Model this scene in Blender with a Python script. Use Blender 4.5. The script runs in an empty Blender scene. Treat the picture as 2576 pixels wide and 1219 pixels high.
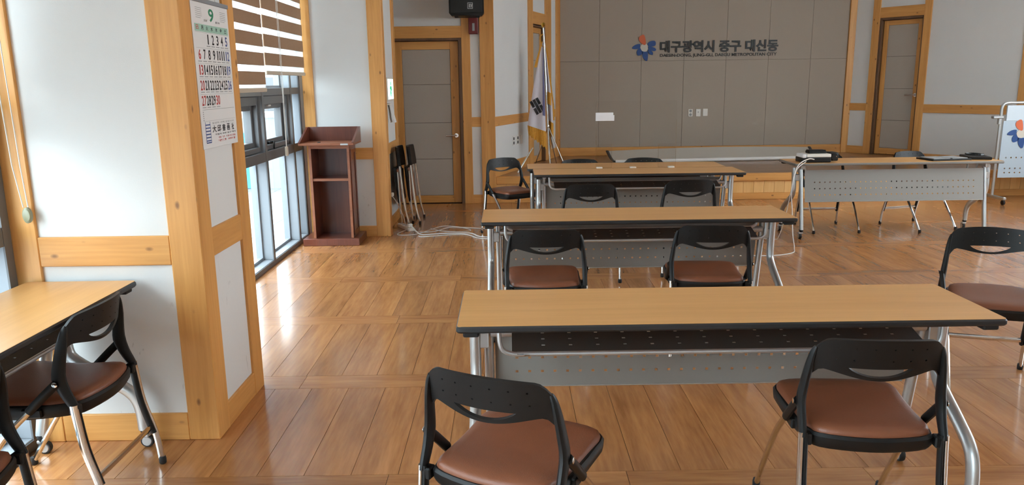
import bpy, bmesh, math, random
from mathutils import Vector, Matrix
random.seed(7)
SC = bpy.context.scene
COL = SC.collection
# ------------------------------------------------------------------ camera
W_PX, H_PX, F_PX, CAM_H = 2576.0, 1219.0, 1930.0, 1.5
VPX, VPY, ROLL = 1275.0, 205.0, 0.014
_y = Vector(((VPX - W_PX / 2) / F_PX, (VPY - H_PX / 2) / F_PX, 1.0)).normalized()
_d = Vector((ROLL, 1.0, 0.0)); _d = (_d - _y * _d.dot(_y)).normalized()
_u = -_d
_x = _y.cross(_u).normalized()
if _x.x < 0: _x = -_x
ROWS = (_x, _y, _u)                                   # world axes seen from the camera
def cam_axis(i): return Vector((_x[i], _y[i], _u[i]))
right, down, fwd = cam_axis(0), cam_axis(1), cam_axis(2)
camd = bpy.data.cameras.new('camera'); cam = bpy.data.objects.new('camera', camd); COL.objects.link(cam)
up_, back_ = -down, -fwd
cam.matrix_world = Matrix(((right.x, up_.x, back_.x, 0), (right.y, up_.y, back_.y, 0), (right.z, up_.z, back_.z, CAM_H), (0, 0, 0, 1)))
camd.sensor_fit = 'HORIZONTAL'; camd.sensor_width = 36.0; camd.lens = F_PX / W_PX * 36.0
camd.clip_start = 0.05; camd.clip_end = 200
SC.camera = cam
def project(p):
    v = Vector(p) - Vector((0, 0, CAM_H)); z = v.dot(fwd)
    if z <= 0.05: return None
    return (W_PX / 2 + F_PX * v.dot(right) / z, H_PX / 2 + F_PX * v.dot(down) / z, z)
# ------------------------------------------------------------------ world, light, exposure
wd = bpy.data.worlds.new('sky'); SC.world = wd; wd.use_nodes = True
bg = wd.node_tree.nodes['Background']
bg.inputs[0].default_value = (0.85, 0.935, 1.0, 1); bg.inputs[1].default_value = 12.8
SC.view_settings.view_transform = 'Standard'; SC.view_settings.look = 'None'
SC.view_settings.exposure = 0.0; SC.view_settings.gamma = 1.0; SC.view_settings.use_curve_mapping = False
SC.cycles.use_denoising = True
SC.cycles.max_bounces = 10; SC.cycles.diffuse_bounces = 6; SC.cycles.glossy_bounces = 4
SC.cycles.transparent_max_bounces = 16; SC.cycles.transmission_bounces = 6
SC.cycles.sample_clamp_indirect = 6.0; SC.cycles.caustics_reflective = False; SC.cycles.caustics_refractive = False
# ------------------------------------------------------------------ materials
M = {}
def base_mat(name):
    m = bpy.data.materials.new(name); m.use_nodes = True; M[name] = m
    nt = m.node_tree; return m, nt, nt.nodes['Principled BSDF']
def plain(name, col, rough=0.5, metal=0.0, coat=0.0, emit=None, es=0.0, bump=0.0, bscale=300.0, var=0.0, vscale=4.0, spec=0.5):
    m, nt, b = base_mat(name)
    b.inputs['Base Color'].default_value = (*col, 1); b.inputs['Roughness'].default_value = rough
    b.inputs['Metallic'].default_value = metal; b.inputs['Coat Weight'].default_value = coat
    b.inputs['Specular IOR Level'].default_value = spec
    if emit: b.inputs['Emission Color'].default_value = (*emit, 1); b.inputs['Emission Strength'].default_value = es
    tc = nt.nodes.new('ShaderNodeTexCoord')
    n = nt.nodes.new('ShaderNodeTexNoise'); n.inputs['Scale'].default_value = vscale; n.inputs['Detail'].default_value = 4
    nt.links.new(tc.outputs['Object'], n.inputs['Vector'])
    if var > 0:
        r = nt.nodes.new('ShaderNodeMixRGB'); r.inputs[1].default_value = (*[c * (1 - var) for c in col], 1); r.inputs[2].default_value = (*[min(1, c * (1 + var)) for c in col], 1)
        nt.links.new(n.outputs['Fac'], r.inputs[0]); nt.links.new(r.outputs[0], b.inputs['Base Color'])
    if bump > 0:
        n2 = nt.nodes.new('ShaderNodeTexNoise'); n2.inputs['Scale'].default_value = bscale
        nt.links.new(tc.outputs['Object'], n2.inputs['Vector'])
        bp = nt.nodes.new('ShaderNodeBump'); bp.inputs['Strength'].default_value = bump; bp.inputs['Distance'].default_value = 0.002
        nt.links.new(n2.outputs['Fac'], bp.inputs['Height']); nt.links.new(bp.outputs['Normal'], b.inputs['Normal'])
    return m
def wood(name, c1, c2, axis, rough=0.5, coat=0.0, knots=0.0, grain=14.0, stretch=0.06, world=False, rnd=0.0, kcol=(0.16, 0.06, 0.02), bump=0.1):
    m, nt, b = base_mat(name); N = nt.nodes.new; L = nt.links.new
    if world:
        src = N('ShaderNodeNewGeometry').outputs['Position']
    else:
        src = N('ShaderNodeTexCoord').outputs['Object']
    fac_r = None
    if rnd > 0:
        oi = N('ShaderNodeObjectInfo'); ge = N('ShaderNodeNewGeometry'); ad = N('ShaderNodeMath'); ad.operation = 'ADD'
        L(oi.outputs['Random'], ad.inputs[0]); L(ge.outputs['Random Per Island'], ad.inputs[1])
        fr = N('ShaderNodeMath'); fr.operation = 'FRACT'; L(ad.outputs[0], fr.inputs[0]); fac_r = fr.outputs[0]
        sc = N('ShaderNodeMath'); sc.operation = 'MULTIPLY'; sc.inputs[1].default_value = 37.0; L(fac_r, sc.inputs[0])
        va = N('ShaderNodeVectorMath'); va.operation = 'ADD'; L(src, va.inputs[0]); L(sc.outputs[0], va.inputs[1]); src = va.outputs[0]
    mp = N('ShaderNodeMapping'); s = [1.0, 1.0, 1.0]; s[axis] = stretch; mp.inputs['Scale'].default_value = s
    L(src, mp.inputs['Vector'])
    n1 = N('ShaderNodeTexNoise'); n1.inputs['Scale'].default_value = grain; n1.inputs['Detail'].default_value = 6; n1.inputs['Distortion'].default_value = 0.6
    L(mp.outputs[0], n1.inputs['Vector'])
    n2 = N('ShaderNodeTexNoise'); n2.inputs['Scale'].default_value = grain * 7; n2.inputs['Detail'].default_value = 3
    L(mp.outputs[0], n2.inputs['Vector'])
    mx = N('ShaderNodeMath'); mx.operation = 'MULTIPLY_ADD'; mx.inputs[1].default_value = 0.35; L(n2.outputs['Fac'], mx.inputs[0])
    m7 = N('ShaderNodeMath'); m7.operation = 'MULTIPLY'; m7.inputs[1].default_value = 0.65; L(n1.outputs['Fac'], m7.inputs[0]); L(m7.outputs[0], mx.inputs[2])
    rp = N('ShaderNodeValToRGB'); rp.color_ramp.elements[0].position = 0.33; rp.color_ramp.elements[1].position = 0.66
    rp.color_ramp.elements[0].color = (*c1, 1); rp.color_ramp.elements[1].color = (*c2, 1); L(mx.outputs[0], rp.inputs[0])
    out = rp.outputs[0]
    if rnd > 0:
        hs = N('ShaderNodeHueSaturation'); mr = N('ShaderNodeMapRange'); mr.inputs[3].default_value = 1 - rnd; mr.inputs[4].default_value = 1 + rnd
        L(fac_r, mr.inputs[0]); L(mr.outputs[0], hs.inputs['Value']); L(out, hs.inputs['Color']); out = hs.outputs[0]
    if knots > 0:
        mk = N('ShaderNodeMapping'); s2 = [1.0, 1.0, 1.0]; s2[axis] = 0.55; mk.inputs['Scale'].default_value = s2; L(src, mk.inputs['Vector'])
        vo = N('ShaderNodeTexVoronoi'); vo.inputs['Scale'].default_value = 10.5; L(mk.outputs[0], vo.inputs['Vector'])
        kr = N('ShaderNodeValToRGB'); kr.color_ramp.elements[0].position = 0.05 * knots; kr.color_ramp.elements[0].color = (1, 1, 1, 1)
        kr.color_ramp.elements[1].position = 0.125 * knots; kr.color_ramp.elements[1].color = (0, 0, 0, 1); L(vo.outputs['Distance'], kr.inputs[0])
        mk2 = N('ShaderNodeMixRGB'); mk2.inputs[2].default_value = (*kcol, 1); L(out, mk2.inputs[1])
        mm = N('ShaderNodeMath'); mm.operation = 'MULTIPLY'; mm.inputs[1].default_value = 0.8; L(kr.outputs[0], mm.inputs[0]); L(mm.outputs[0], mk2.inputs[0]); out = mk2.outputs[0]
    L(out, b.inputs['Base Color']); b.inputs['Roughness'].default_value = rough; b.inputs['Coat Weight'].default_value = coat
    b.inputs['Coat Roughness'].default_value = 0.12
    if bump > 0:
        bp = N('ShaderNodeBump'); bp.inputs['Strength'].default_value = bump; bp.inputs['Distance'].default_value = 0.001
        L(mx.outputs[0], bp.inputs['Height']); L(bp.outputs[0], b.inputs['Normal'])
    return m
for i, a in enumerate('xyz'):
    wood('pine_' + a, (0.56, 0.255, 0.060), (0.75, 0.385, 0.115), i, rough=0.45, knots=1.0, grain=11, stretch=0.05)
FL1, FL2 = (0.295, 0.117, 0.037), (0.53, 0.242, 0.086)
wood('laminate_y', FL1, FL2, 1, rough=0.27, coat=0.42, grain=9, stretch=0.10, world=True, rnd=0.10, bump=0.05)
wood('laminate_x', FL1, FL2, 0, rough=0.27, coat=0.42, grain=9, stretch=0.10, world=True, rnd=0.10, bump=0.05)
wood('stage_boards', (0.20, 0.095, 0.04), (0.33, 0.175, 0.08), 0, rough=0.3, coat=0.3, grain=9, stretch=0.1, world=True, rnd=0.12, bump=0.05)
wood('maple_panel', (0.72, 0.42, 0.14), (0.85, 0.54, 0.22), 2, rough=0.45, grain=7, stretch=0.08, rnd=0.1)
wood('table_laminate', (0.63, 0.332, 0.114), (0.74, 0.415, 0.155), 0, rough=0.33, grain=10, stretch=0.05, bump=0.0)
wood('mahogany', (0.095, 0.023, 0.012), (0.165, 0.043, 0.021), 2, rough=0.32, coat=0.3, grain=16, stretch=0.05)
wood('mahogany_edge', (0.22, 0.072, 0.033), (0.31, 0.115, 0.055), 0, rough=0.4, grain=16, stretch=0.05)
wood('brown_frame', (0.10, 0.05, 0.025), (0.17, 0.09, 0.045), 2, rough=0.5, grain=12, stretch=0.05)
plain('wall_white', (0.72, 0.74, 0.73), 0.8, bump=0.15, bscale=180, var=0.03, vscale=3)
def scuffed():
    m = plain('wall_scuffed', (0.72, 0.74, 0.73), 0.8, bump=0.15, bscale=180); nt = m.node_tree; b = nt.nodes['Principled BSDF']; N = nt.nodes.new; L = nt.links.new
    tc = N('ShaderNodeTexCoord'); mp = N('ShaderNodeMapping'); mp.inputs['Scale'].default_value = (1, 1, .35); mp.inputs['Rotation'].default_value = (.5, .6, 0); L(tc.outputs['Object'], mp.inputs['Vector'])
    n = N('ShaderNodeTexNoise'); n.inputs['Scale'].default_value = 22; n.inputs['Detail'].default_value = 5; n.inputs['Distortion'].default_value = 1.5; L(mp.outputs[0], n.inputs['Vector'])
    r = N('ShaderNodeValToRGB'); r.color_ramp.elements[0].position = .66; r.color_ramp.elements[0].color = (0, 0, 0, 1); r.color_ramp.elements[1].position = .72; L(n.outputs['Fac'], r.inputs[0])
    sp = N('ShaderNodeSeparateXYZ'); L(tc.outputs['Object'], sp.inputs[0]); mr = N('ShaderNodeMapRange'); mr.inputs[1].default_value = .8; mr.inputs[2].default_value = .4; mr.inputs[3].default_value = 0; mr.inputs[4].default_value = .38; L(sp.outputs['Z'], mr.inputs[0])
    mu = N('ShaderNodeMath'); mu.operation = 'MULTIPLY'; L(r.outputs[0], mu.inputs[0]); L(mr.outputs[0], mu.inputs[1])
    mx = N('ShaderNodeMixRGB'); mx.inputs[1].default_value = (.72, .74, .73, 1); mx.inputs[2].default_value = (.22, .22, .21, 1); L(mu.outputs[0], mx.inputs[0]); L(mx.outputs[0], b.inputs['Base Color'])
scuffed()
plain('ceiling_white', (0.75, 0.75, 0.73), 0.9)
plain('fabric_panel', (0.40, 0.345, 0.285), 0.95, bump=0.6, bscale=420, var=0.05, vscale=160, spec=0.1)
plain('fabric_joint', (0.30, 0.255, 0.21), 0.95)
plain('door_panel', (0.43, 0.385, 0.325), 0.8, bump=0.4, bscale=350, var=0.05, vscale=120)
plain('groove', (0.26, 0.23, 0.19), 0.9)
plain('joint_dark', (0.11, 0.05, 0.02), 0.8)
plain('black_plastic', (0.0065, 0.0075, 0.008), 0.45, bump=0.1, bscale=600, spec=0.32)
plain('black_edge', (0.016, 0.019, 0.021), 0.45)
plain('grey_edge', (0.20, 0.195, 0.18), 0.5)
plain('black_rubber', (0.01, 0.01, 0.01), 0.7)
plain('leather_tan', (0.20, 0.068, 0.031), 0.42, bump=0.25, bscale=260, var=0.08, vscale=20)
plain('chrome', (0.72, 0.72, 0.70), 0.12, 1.0)
plain('silver_paint', (0.52, 0.54, 0.54), 0.34, 0.75)
plain('steel_panel', (0.27, 0.275, 0.26), 0.55, 0.1)
plain('shelf_mesh', (0.045, 0.042, 0.037), 0.55)
plain('white_plastic', (0.78, 0.77, 0.72), 0.4)
plain('white_cable', (0.72, 0.71, 0.67), 0.45)
plain('aluminium_grey', (0.13, 0.135, 0.14), 0.45, 0.2)
plain('aluminium_light', (0.26, 0.285, 0.31), 0.42, 0.15)
plain('blind_brown', (0.34, 0.215, 0.13), 0.9, bump=0.5, bscale=500, var=0.12, vscale=90)
plain('blind_rail', (0.55, 0.48, 0.38), 0.6)
plain('paper', (0.74, 0.75, 0.74), 0.75)
plain('paper_bright', (0.82, 0.84, 0.86), 0.7)
plain('print_black', (0.02, 0.02, 0.022), 0.7)
plain('print_grey', (0.30, 0.31, 0.31), 0.7)
plain('print_red', (0.50, 0.06, 0.05), 0.7)
plain('print_blue', (0.06, 0.10, 0.28), 0.7)
plain('print_green', (0.03, 0.24, 0.12), 0.7)
plain('header_green', (0.34, 0.55, 0.44), 0.7)
plain('emblem_blue', (0.012, 0.060, 0.22), 0.5)
plain('emblem_orange', (0.62, 0.13, 0.045), 0.5)
plain('emblem_white', (0.60, 0.56, 0.48), 0.6)
plain('letter_black', (0.014, 0.016, 0.015), 0.5)
plain('speaker_grille', (0.010, 0.014, 0.015), 0.6, bump=0.5, bscale=500)
plain('alarm_red', (0.16, 0.012, 0.012), 0.4)
plain('flag_white', (0.66, 0.64, 0.70), 0.8, bump=0.15, bscale=300)
plain('flag_blue', (0.12, 0.12, 0.24), 0.85)
plain('gold_fringe', (0.62, 0.30, 0.03), 0.75, bump=0.6, bscale=240, var=0.25, vscale=60)
plain('gold', (0.85, 0.55, 0.10), 0.18, 1.0)
plain('screen_white', (0.62, 0.60, 0.54), 0.6)
plain('screen_bar', (0.75, 0.75, 0.72), 0.5)
plain('blue_panel', (0.42, 0.52, 0.60), 0.55)
plain('blue_panel_pale', (0.55, 0.64, 0.70), 0.55)
plain('weight_green', (0.24, 0.24, 0.15), 0.4)
plain('exit_white', (0.85, 0.95, 0.92), 0.4, emit=(0.75, 1.0, 0.95), es=1.6)
plain('exit_green', (0.0, 0.35, 0.15), 0.4, emit=(0.02, 0.55, 0.25), es=0.9)
plain('paving', (0.46, 0.47, 0.48), 0.85, var=0.1, vscale=3)
plain('paving_joint', (0.22, 0.22, 0.22), 0.9)
plain('outdoor_white', (0.66, 0.68, 0.70), 0.8)
plain('outdoor_grey', (0.40, 0.41, 0.41), 0.8)
plain('outdoor_blue', (0.08, 0.36, 0.62), 0.6)
def glass_mat(name, tint, gl):
    m, nt, b = base_mat(name); nt.nodes.remove(b)
    t = nt.nodes.new('ShaderNodeBsdfTransparent'); t.inputs[0].default_value = (*tint, 1)
    g = nt.nodes.new('ShaderNodeBsdfGlossy'); g.inputs['Roughness'].default_value = 0.02
    mx = nt.nodes.new('ShaderNodeMixShader'); fr = nt.nodes.new('ShaderNodeFresnel'); fr.inputs[0].default_value = gl
    ge = nt.nodes.new('ShaderNodeNewGeometry'); iv = nt.nodes.new('ShaderNodeMath'); iv.operation = 'SUBTRACT'; iv.inputs[0].default_value = 1.0
    ml = nt.nodes.new('ShaderNodeMath'); ml.operation = 'MULTIPLY'; nt.links.new(ge.outputs['Backfacing'], iv.inputs[1])
    nt.links.new(fr.outputs[0], ml.inputs[0]); nt.links.new(iv.outputs[0], ml.inputs[1])
    nt.links.new(ml.outputs[0], mx.inputs[0]); nt.links.new(t.outputs[0], mx.inputs[1]); nt.links.new(g.outputs[0], mx.inputs[2])
    nt.links.new(mx.outputs[0], nt.nodes['Material Output'].inputs['Surface'])
glass_mat('window_glass', (0.93, 0.97, 0.98), 1.35)
glass_mat('acrylic', (0.985, 0.983, 0.978), 1.2)
glass_mat('acrylic_edge', (0.99, 0.97, 0.92), 2.4)
def sheer_mat():
    m, nt, b = base_mat('blind_sheer'); nt.nodes.remove(b)
    t = nt.nodes.new('ShaderNodeBsdfTransparent'); d = nt.nodes.new('ShaderNodeBsdfTranslucent'); d.inputs[0].default_value = (0.9, 0.92, 0.92, 1)
    df = nt.nodes.new('ShaderNodeBsdfDiffuse'); df.inputs[0].default_value = (0.8, 0.8, 0.8, 1)
    a = nt.nodes.new('ShaderNodeMixShader'); a.inputs[0].default_value = 0.3; nt.links.new(d.outputs[0], a.inputs[1]); nt.links.new(df.outputs[0], a.inputs[2])
    mx = nt.nodes.new('ShaderNodeMixShader'); mx.inputs[0].default_value = 0.35
    nt.links.new(t.outputs[0], mx.inputs[1]); nt.links.new(a.outputs[0], mx.inputs[2]); nt.links.new(mx.outputs[0], nt.nodes['Material Output'].inputs['Surface'])
sheer_mat()
# ------------------------------------------------------------------ mesh helpers
def new_mesh(name, verts, faces, mat, smooth=False, angle=35):
    me = bpy.data.meshes.new(name); me.from_pydata([tuple(v) for v in verts], [], faces)
    if mat: me.materials.append(M[mat])
    bm = bmesh.new(); bm.from_mesh(me); bmesh.ops.recalc_face_normals(bm, faces=bm.faces); bm.to_mesh(me); bm.free()
    if smooth:
        me.shade_smooth(); me.set_sharp_from_angle(angle=math.radians(angle))
    return me
def link(name, me, parent=None, loc=None, rot=None):
    o = bpy.data.objects.new(name, me); COL.objects.link(o)
    if parent: o.parent = parent
    if loc is not None: o.location = loc
    if rot is not None: o.rotation_euler = rot
    return o
class MB:
    def __init__(s): s.v = []; s.f = []
    def add(s, vs, fs):
        n = len(s.v); s.v += [Vector(v) for v in vs]; s.f += [[i + n for i in f] for f in fs]
    def box(s, x0, x1, y0, y1, z0, z1):
        s.add([(x0, y0, z0), (x1, y0, z0), (x1, y1, z0), (x0, y1, z0), (x0, y0, z1), (x1, y0, z1), (x1, y1, z1), (x0, y1, z1)],
              [(0, 3, 2, 1), (4, 5, 6, 7), (0, 1, 5, 4), (1, 2, 6, 5), (2, 3, 7, 6), (3, 0, 4, 7)])
    def bbox(s, x0, x1, y0, y1, z0, z1, b=0.003, seg=1):
        bm = bmesh.new(); bmesh.ops.create_cube(bm, size=1.0)
        for v in bm.verts:
            v.co = Vector(((x0 + x1) / 2 + v.co.x * (x1 - x0), (y0 + y1) / 2 + v.co.y * (y1 - y0), (z0 + z1) / 2 + v.co.z * (z1 - z0)))
        b = min(b, 0.45 * min(x1 - x0, y1 - y0, z1 - z0))
        bmesh.ops.bevel(bm, geom=list(bm.edges), offset=b, segments=seg, profile=0.5, affect='EDGES')
        bm.verts.index_update()
        s.add([v.co.copy() for v in bm.verts], [[v.index for v in f.verts] for f in bm.faces]); bm.free()
    def sweep(s, pts, a, b=None, seg=10, ref=(1, 0, 0), cap=True, smooth_n=0):
        pts = [Vector(p) for p in pts]
        b = a if b is None else b
        if smooth_n:
            n0 = len(pts); pts = catmull(pts, smooth_n)
            def rs(l): return [l[min(i // smooth_n, n0 - 1)] + (l[min(i // smooth_n + 1, n0 - 1)] - l[min(i // smooth_n, n0 - 1)]) * (i % smooth_n) / smooth_n for i in range(len(pts))]
            a = rs(a) if isinstance(a, (list, tuple)) else a; b = rs(b) if isinstance(b, (list, tuple)) else b
        n = len(pts); base = len(s.v); ref = Vector(ref)
        for i, p in enumerate(pts):
            t = (pts[min(i + 1, n - 1)] - pts[max(i - 1, 0)]).normalized()
            u = (ref - t * ref.dot(t))
            if u.length < 1e-4: u = t.orthogonal()
            u.normalize(); w = t.cross(u)
            ai = a[i] if isinstance(a, (list, tuple)) else a
            bi = b[i] if isinstance(b, (list, tuple)) else b
            for k in range(seg):
                an = 2 * math.pi * k / seg
                s.v.append(p + u * (ai * math.cos(an)) + w * (bi * math.sin(an)))
        for i in range(n - 1):
            for k in range(seg):
                k2 = (k + 1) % seg
                s.f.append([base + i * seg + k, base + i * seg + k2, base + (i + 1) * seg + k2, base + (i + 1) * seg + k])
        if cap:
            s.f.append([base + k for k in range(seg)][::-1]); s.f.append([base + (n - 1) * seg + k for k in range(seg)])
    def lathe(s, prof, c=(0, 0, 0), seg=16, axis='z'):
        base = len(s.v); c = Vector(c)
        for r, h in prof:
            for k in range(seg):
                an = 2 * math.pi * k / seg; x, y = r * math.cos(an), r * math.sin(an)
                s.v.append(c + Vector({'z': (x, y, h), 'x': (h, x, y), 'y': (x, h, y)}[axis]))
        for i in range(len(prof) - 1):
            for k in range(seg):
                k2 = (k + 1) % seg
                s.f.append([base + i * seg + k, base + i * seg + k2, base + (i + 1) * seg + k2, base + (i + 1) * seg + k])
        s.f.append([base + k for k in range(seg)][::-1]); s.f.append([base + (len(prof) - 1) * seg + k for k in range(seg)])
    def loft(s, rings, cap0=True, cap1=True):
        base = len(s.v); m = len(rings[0])
        for r in rings: s.v += [Vector(p) for p in r]
        for i in range(len(rings) - 1):
            for k in range(m):
                k2 = (k + 1) % m
                s.f.append([base + i * m + k, base + i * m + k2, base + (i + 1) * m + k2, base + (i + 1) * m + k])
        if cap0: s.f.append([base + k for k in range(m)][::-1])
        if cap1: s.f.append([base + (len(rings) - 1) * m + k for k in range(m)])
    def prism(s, poly, h0, h1, plane='xz'):
        f = {'xz': lambda a, b, h: (a, h, b), 'xy': lambda a, b, h: (a, b, h), 'yz': lambda a, b, h: (h, a, b)}[plane]
        s.loft([[f(a, b, h0) for a, b in poly], [f(a, b, h1) for a, b in poly]])
    def mesh(s, name, mat, smooth=False, angle=35): return new_mesh(name, s.v, s.f, mat, smooth, angle)
    def build(s, name, mat, parent=None, smooth=False, loc=None, rot=None, angle=35): return link(name, s.mesh(name, mat, smooth, angle), parent, loc, rot)
def catmull(p, n):
    out = []
    for i in range(len(p) - 1):
        p0, p1, p2, p3 = p[max(i - 1, 0)], p[i], p[i + 1], p[min(i + 2, len(p) - 1)]
        for k in range(n):
            t = k / n
            out.append(0.5 * ((2 * p1) + (p2 - p0) * t + (2 * p0 - 5 * p1 + 4 * p2 - p3) * t * t + (3 * p1 - p0 - 3 * p2 + p3) * t ** 3))
    out.append(p[-1]); return out
def chaikin(poly, n=2):
    for _ in range(n):
        q = []
        for i in range(len(poly)):
            a, b = poly[i], poly[(i + 1) % len(poly)]
            q += [(a[0] * .75 + b[0] * .25, a[1] * .75 + b[1] * .25), (a[0] * .25 + b[0] * .75, a[1] * .25 + b[1] * .75)]
        poly = q
    return poly
def box(name, x0, x1, y0, y1, z0, z1, mat, parent=None, bevel=0.0, seg=1):
    m = MB()
    if bevel: m.bbox(x0, x1, y0, y1, z0, z1, bevel, seg)
    else: m.box(x0, x1, y0, y1, z0, z1)
    return m.build(name, mat, parent)
def solid(o, th, offset=0.0, smooth=False, angle=40):
    so = o.modifiers.new('thickness', 'SOLIDIFY'); so.thickness = th; so.offset = offset
    dg = bpy.context.evaluated_depsgraph_get(); me = bpy.data.meshes.new_from_object(o.evaluated_get(dg)); old = o.data
    o.modifiers.clear(); o.data = me; me.name = old.name; bpy.data.meshes.remove(old)
    if smooth: me.shade_smooth(); me.set_sharp_from_angle(angle=math.radians(angle))
    return o
def empty(name, loc=(0, 0, 0), rz=0.0):
    o = bpy.data.objects.new(name, None); COL.objects.link(o); o.location = loc; o.rotation_euler = (0, 0, rz); o.empty_display_size = 0.1
    return o
def tag(o, label, cat, group=None, kind=None):
    o['label'] = label; o['category'] = cat
    if group: o['group'] = group
    if kind: o['kind'] = kind
    return o
def copy_tree(o, parent=None):
    c = o.copy(); COL.objects.link(c); c.parent = parent
    for ch in list(o.children): copy_tree(ch, c)
    return c
# ------------------------------------------------------------------ lettering, turned to meshes first
def text_raw(body, bold=0.0):
    cu = bpy.data.curves.new('lettering', 'FONT'); cu.body = body; cu.size = 1.0; cu.offset = bold; cu.resolution_u = 4
    o = bpy.data.objects.new('lettering', cu); COL.objects.link(o)
    dg = bpy.context.evaluated_depsgraph_get(); me = bpy.data.meshes.new_from_object(o.evaluated_get(dg))
    vs = [v.co.copy() for v in me.vertices]; fs = [list(p.vertices) for p in me.polygons]
    bpy.data.objects.remove(o); bpy.data.curves.remove(cu); bpy.data.meshes.remove(me)
    return vs, fs
def bounds(vs): return min(v.x for v in vs), max(v.x for v in vs), min(v.y for v in vs), max(v.y for v in vs)
GL = {}
def glyph(ch, bold=0.0):
    if (ch, bold) not in GL: GL[(ch, bold)] = text_raw(ch, bold)
    return GL[(ch, bold)]
def line_chars(text, bold=0.0):
    out = []
    for i, ch in enumerate(text):
        if ch == ' ': continue
        vs, fs = glyph(ch, bold); x0, x1, _, _ = bounds(vs); rx = bounds(text_raw(text[:i + 1], bold)[0])[1]
        out.append((ch, [Vector((v.x - x1 + rx, v.y, 0)) for v in vs], fs))
    return out
LINE_KO = line_chars('대구광역시 중구 대신동', 0.036)
LINE_EN = line_chars('DAESIN-DONG, JUNG-GU, DAEGU METROPOLITAN CITY', 0.02)
for ch in '0123456789日月火水木金土大邱書画社': glyph(ch, 0.02)
WORDS = {w: text_raw(w, 0.01) for w in ('2020', '庚子年', '동양화 서예 문방사우', '지필묵 벼루 표구 액자', '중구 대신동', '전화', '휴대')}
def put_text(mb, vf, fit, T):
    """fit glyph geometry into rectangle fit=(a0,a1,b0,b1); T maps (a,b) to 3D"""
    vs, fs = vf; x0, x1, y0, y1 = bounds(vs); a0, a1, b0, b1 = fit
    mb.add([T(a0 + (v.x - x0) / (x1 - x0) * (a1 - a0), b0 + (v.y - y0) / (y1 - y0) * (b1 - b0)) for v in vs], fs)
# ================================================================== SETTING
CEIL = 3.15
# ---- floor: laminate planks in ladder pattern
floor = box('floor', -2.2, 7.5, -3.2, 9.75, -0.12, -0.006, 'joint_dark'); tag(floor, 'glossy brown wood laminate floor of the hall', 'floor', kind='structure')
PW, PL, CW, G = 0.185, 0.88, 0.17, 0.0010
def plank_mesh(w, l, mat):
    m = MB(); m.box(-w / 2 + G, w / 2 - G, -l / 2 + G, l / 2 - G, -0.006, 0.0); return m
cands = []
PER = PL + CW; CL = 0.93
for k in range(-6, 7):
    yc = 3.725 + PER * k
    for i in range(-3, 9):
        x0 = -2.0 + (i + (0.37 * k) % 1.0) * CL
        a, b = max(x0, -2.0), min(x0 + CL, 7.4)
        if b - a > 0.05 and -3 < yc < 9.6: cands.append((a, b, yc - CW / 2, yc + CW / 2, 'x'))
    y0, y1 = yc + CW / 2, yc + CW / 2 + PL
    y1 = min(y1, 9.6)
    if y0 >= 9.55 or y1 < -3: continue
    off = (0.61 * k) % 1.0
    for i in range(-1, 52):
        a = max(-2.0 + (i + off) * PW, -2.0); b = min(-2.0 + (i + 1 + off) * PW, 7.4)
        if b - a > 0.02: cands.append((a, b, y0, y1, 'y'))
def rank(c):
    p = project(((c[0] + c[1]) / 2, (c[2] + c[3]) / 2, 0))
    if not p or not (-80 < p[0] < W_PX + 80 and -50 < p[1] < H_PX + 120): return 0
    return 1.0 / p[2] ** 2
cands.sort(key=rank, reverse=True)
shared = {}
rest = {'x': MB(), 'y': MB()}
for n, c in enumerate(cands):
    a, b, y0, y1, ax = c
    if n < 290 and rank(c) > 0:
        key = (round(b - a, 3), round(y1 - y0, 3), ax)
        if key not in shared:
            m = MB(); w, l = (b - a) / 2, (y1 - y0) / 2
            m.box(-w + G, w - G, -l + G, l - G, -0.006, 0.0); shared[key] = m.mesh('plank', 'laminate_' + ax)
        link('plank', shared[key], floor, ((a + b) / 2, (y0 + y1) / 2, 0))
    else:
        rest[ax].box(a + G, b - G, y0 + G, y1 - G, -0.006, 0.0)
for ax in 'xy': o = rest[ax].build('far_planks', 'laminate_' + ax, floor); o['kind'] = 'stuff'
ceiling = box('ceiling', -2.3, 7.7, -3.3, 13.0, CEIL, CEIL + 0.12, 'ceiling_white'); tag(ceiling, 'plain white ceiling above the hall', 'ceiling', kind='structure')
# ---- pier by the left window
PR = 0.014
pier = box('wall_pier', -2.12, -1.275, 3.10, 3.69, 0, CEIL, 'wall_scuffed'); tag(pier, 'white pier framed in knotty pine carrying the calendar', 'wall', kind='structure')
box('post', -2.04, -1.931, 3.10 - PR, 3.13, 0, CEIL, 'pine_z', pier, 0.003)
box('post', -1.393, -1.275 + PR, 3.10 - PR, 3.213, 0, CEIL, 'pine_z', pier, 0.004)
box('post', -1.30, -1.275 + PR, 3.572, 3.70, 0, CEIL, 'pine_z', pier, 0.003)
box('rail', -1.931, -1.393, 3.10 - PR + .002, 3.12, .777, .900, 'pine_x', pier, 0.003)
box('rail', -1.30, -1.275 + PR - .002, 3.213, 3.572, .785, .905, 'pine_y', pier, 0.003)
box('baseboard', -1.931, -1.393, 3.10 - PR + .002, 3.12, 0, .122, 'pine_x', pier, 0.003)
box('baseboard', -1.30, -1.275 + PR - .002, 3.213, 3.572, 0, .115, 'pine_y', pier, 0.003)
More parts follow.
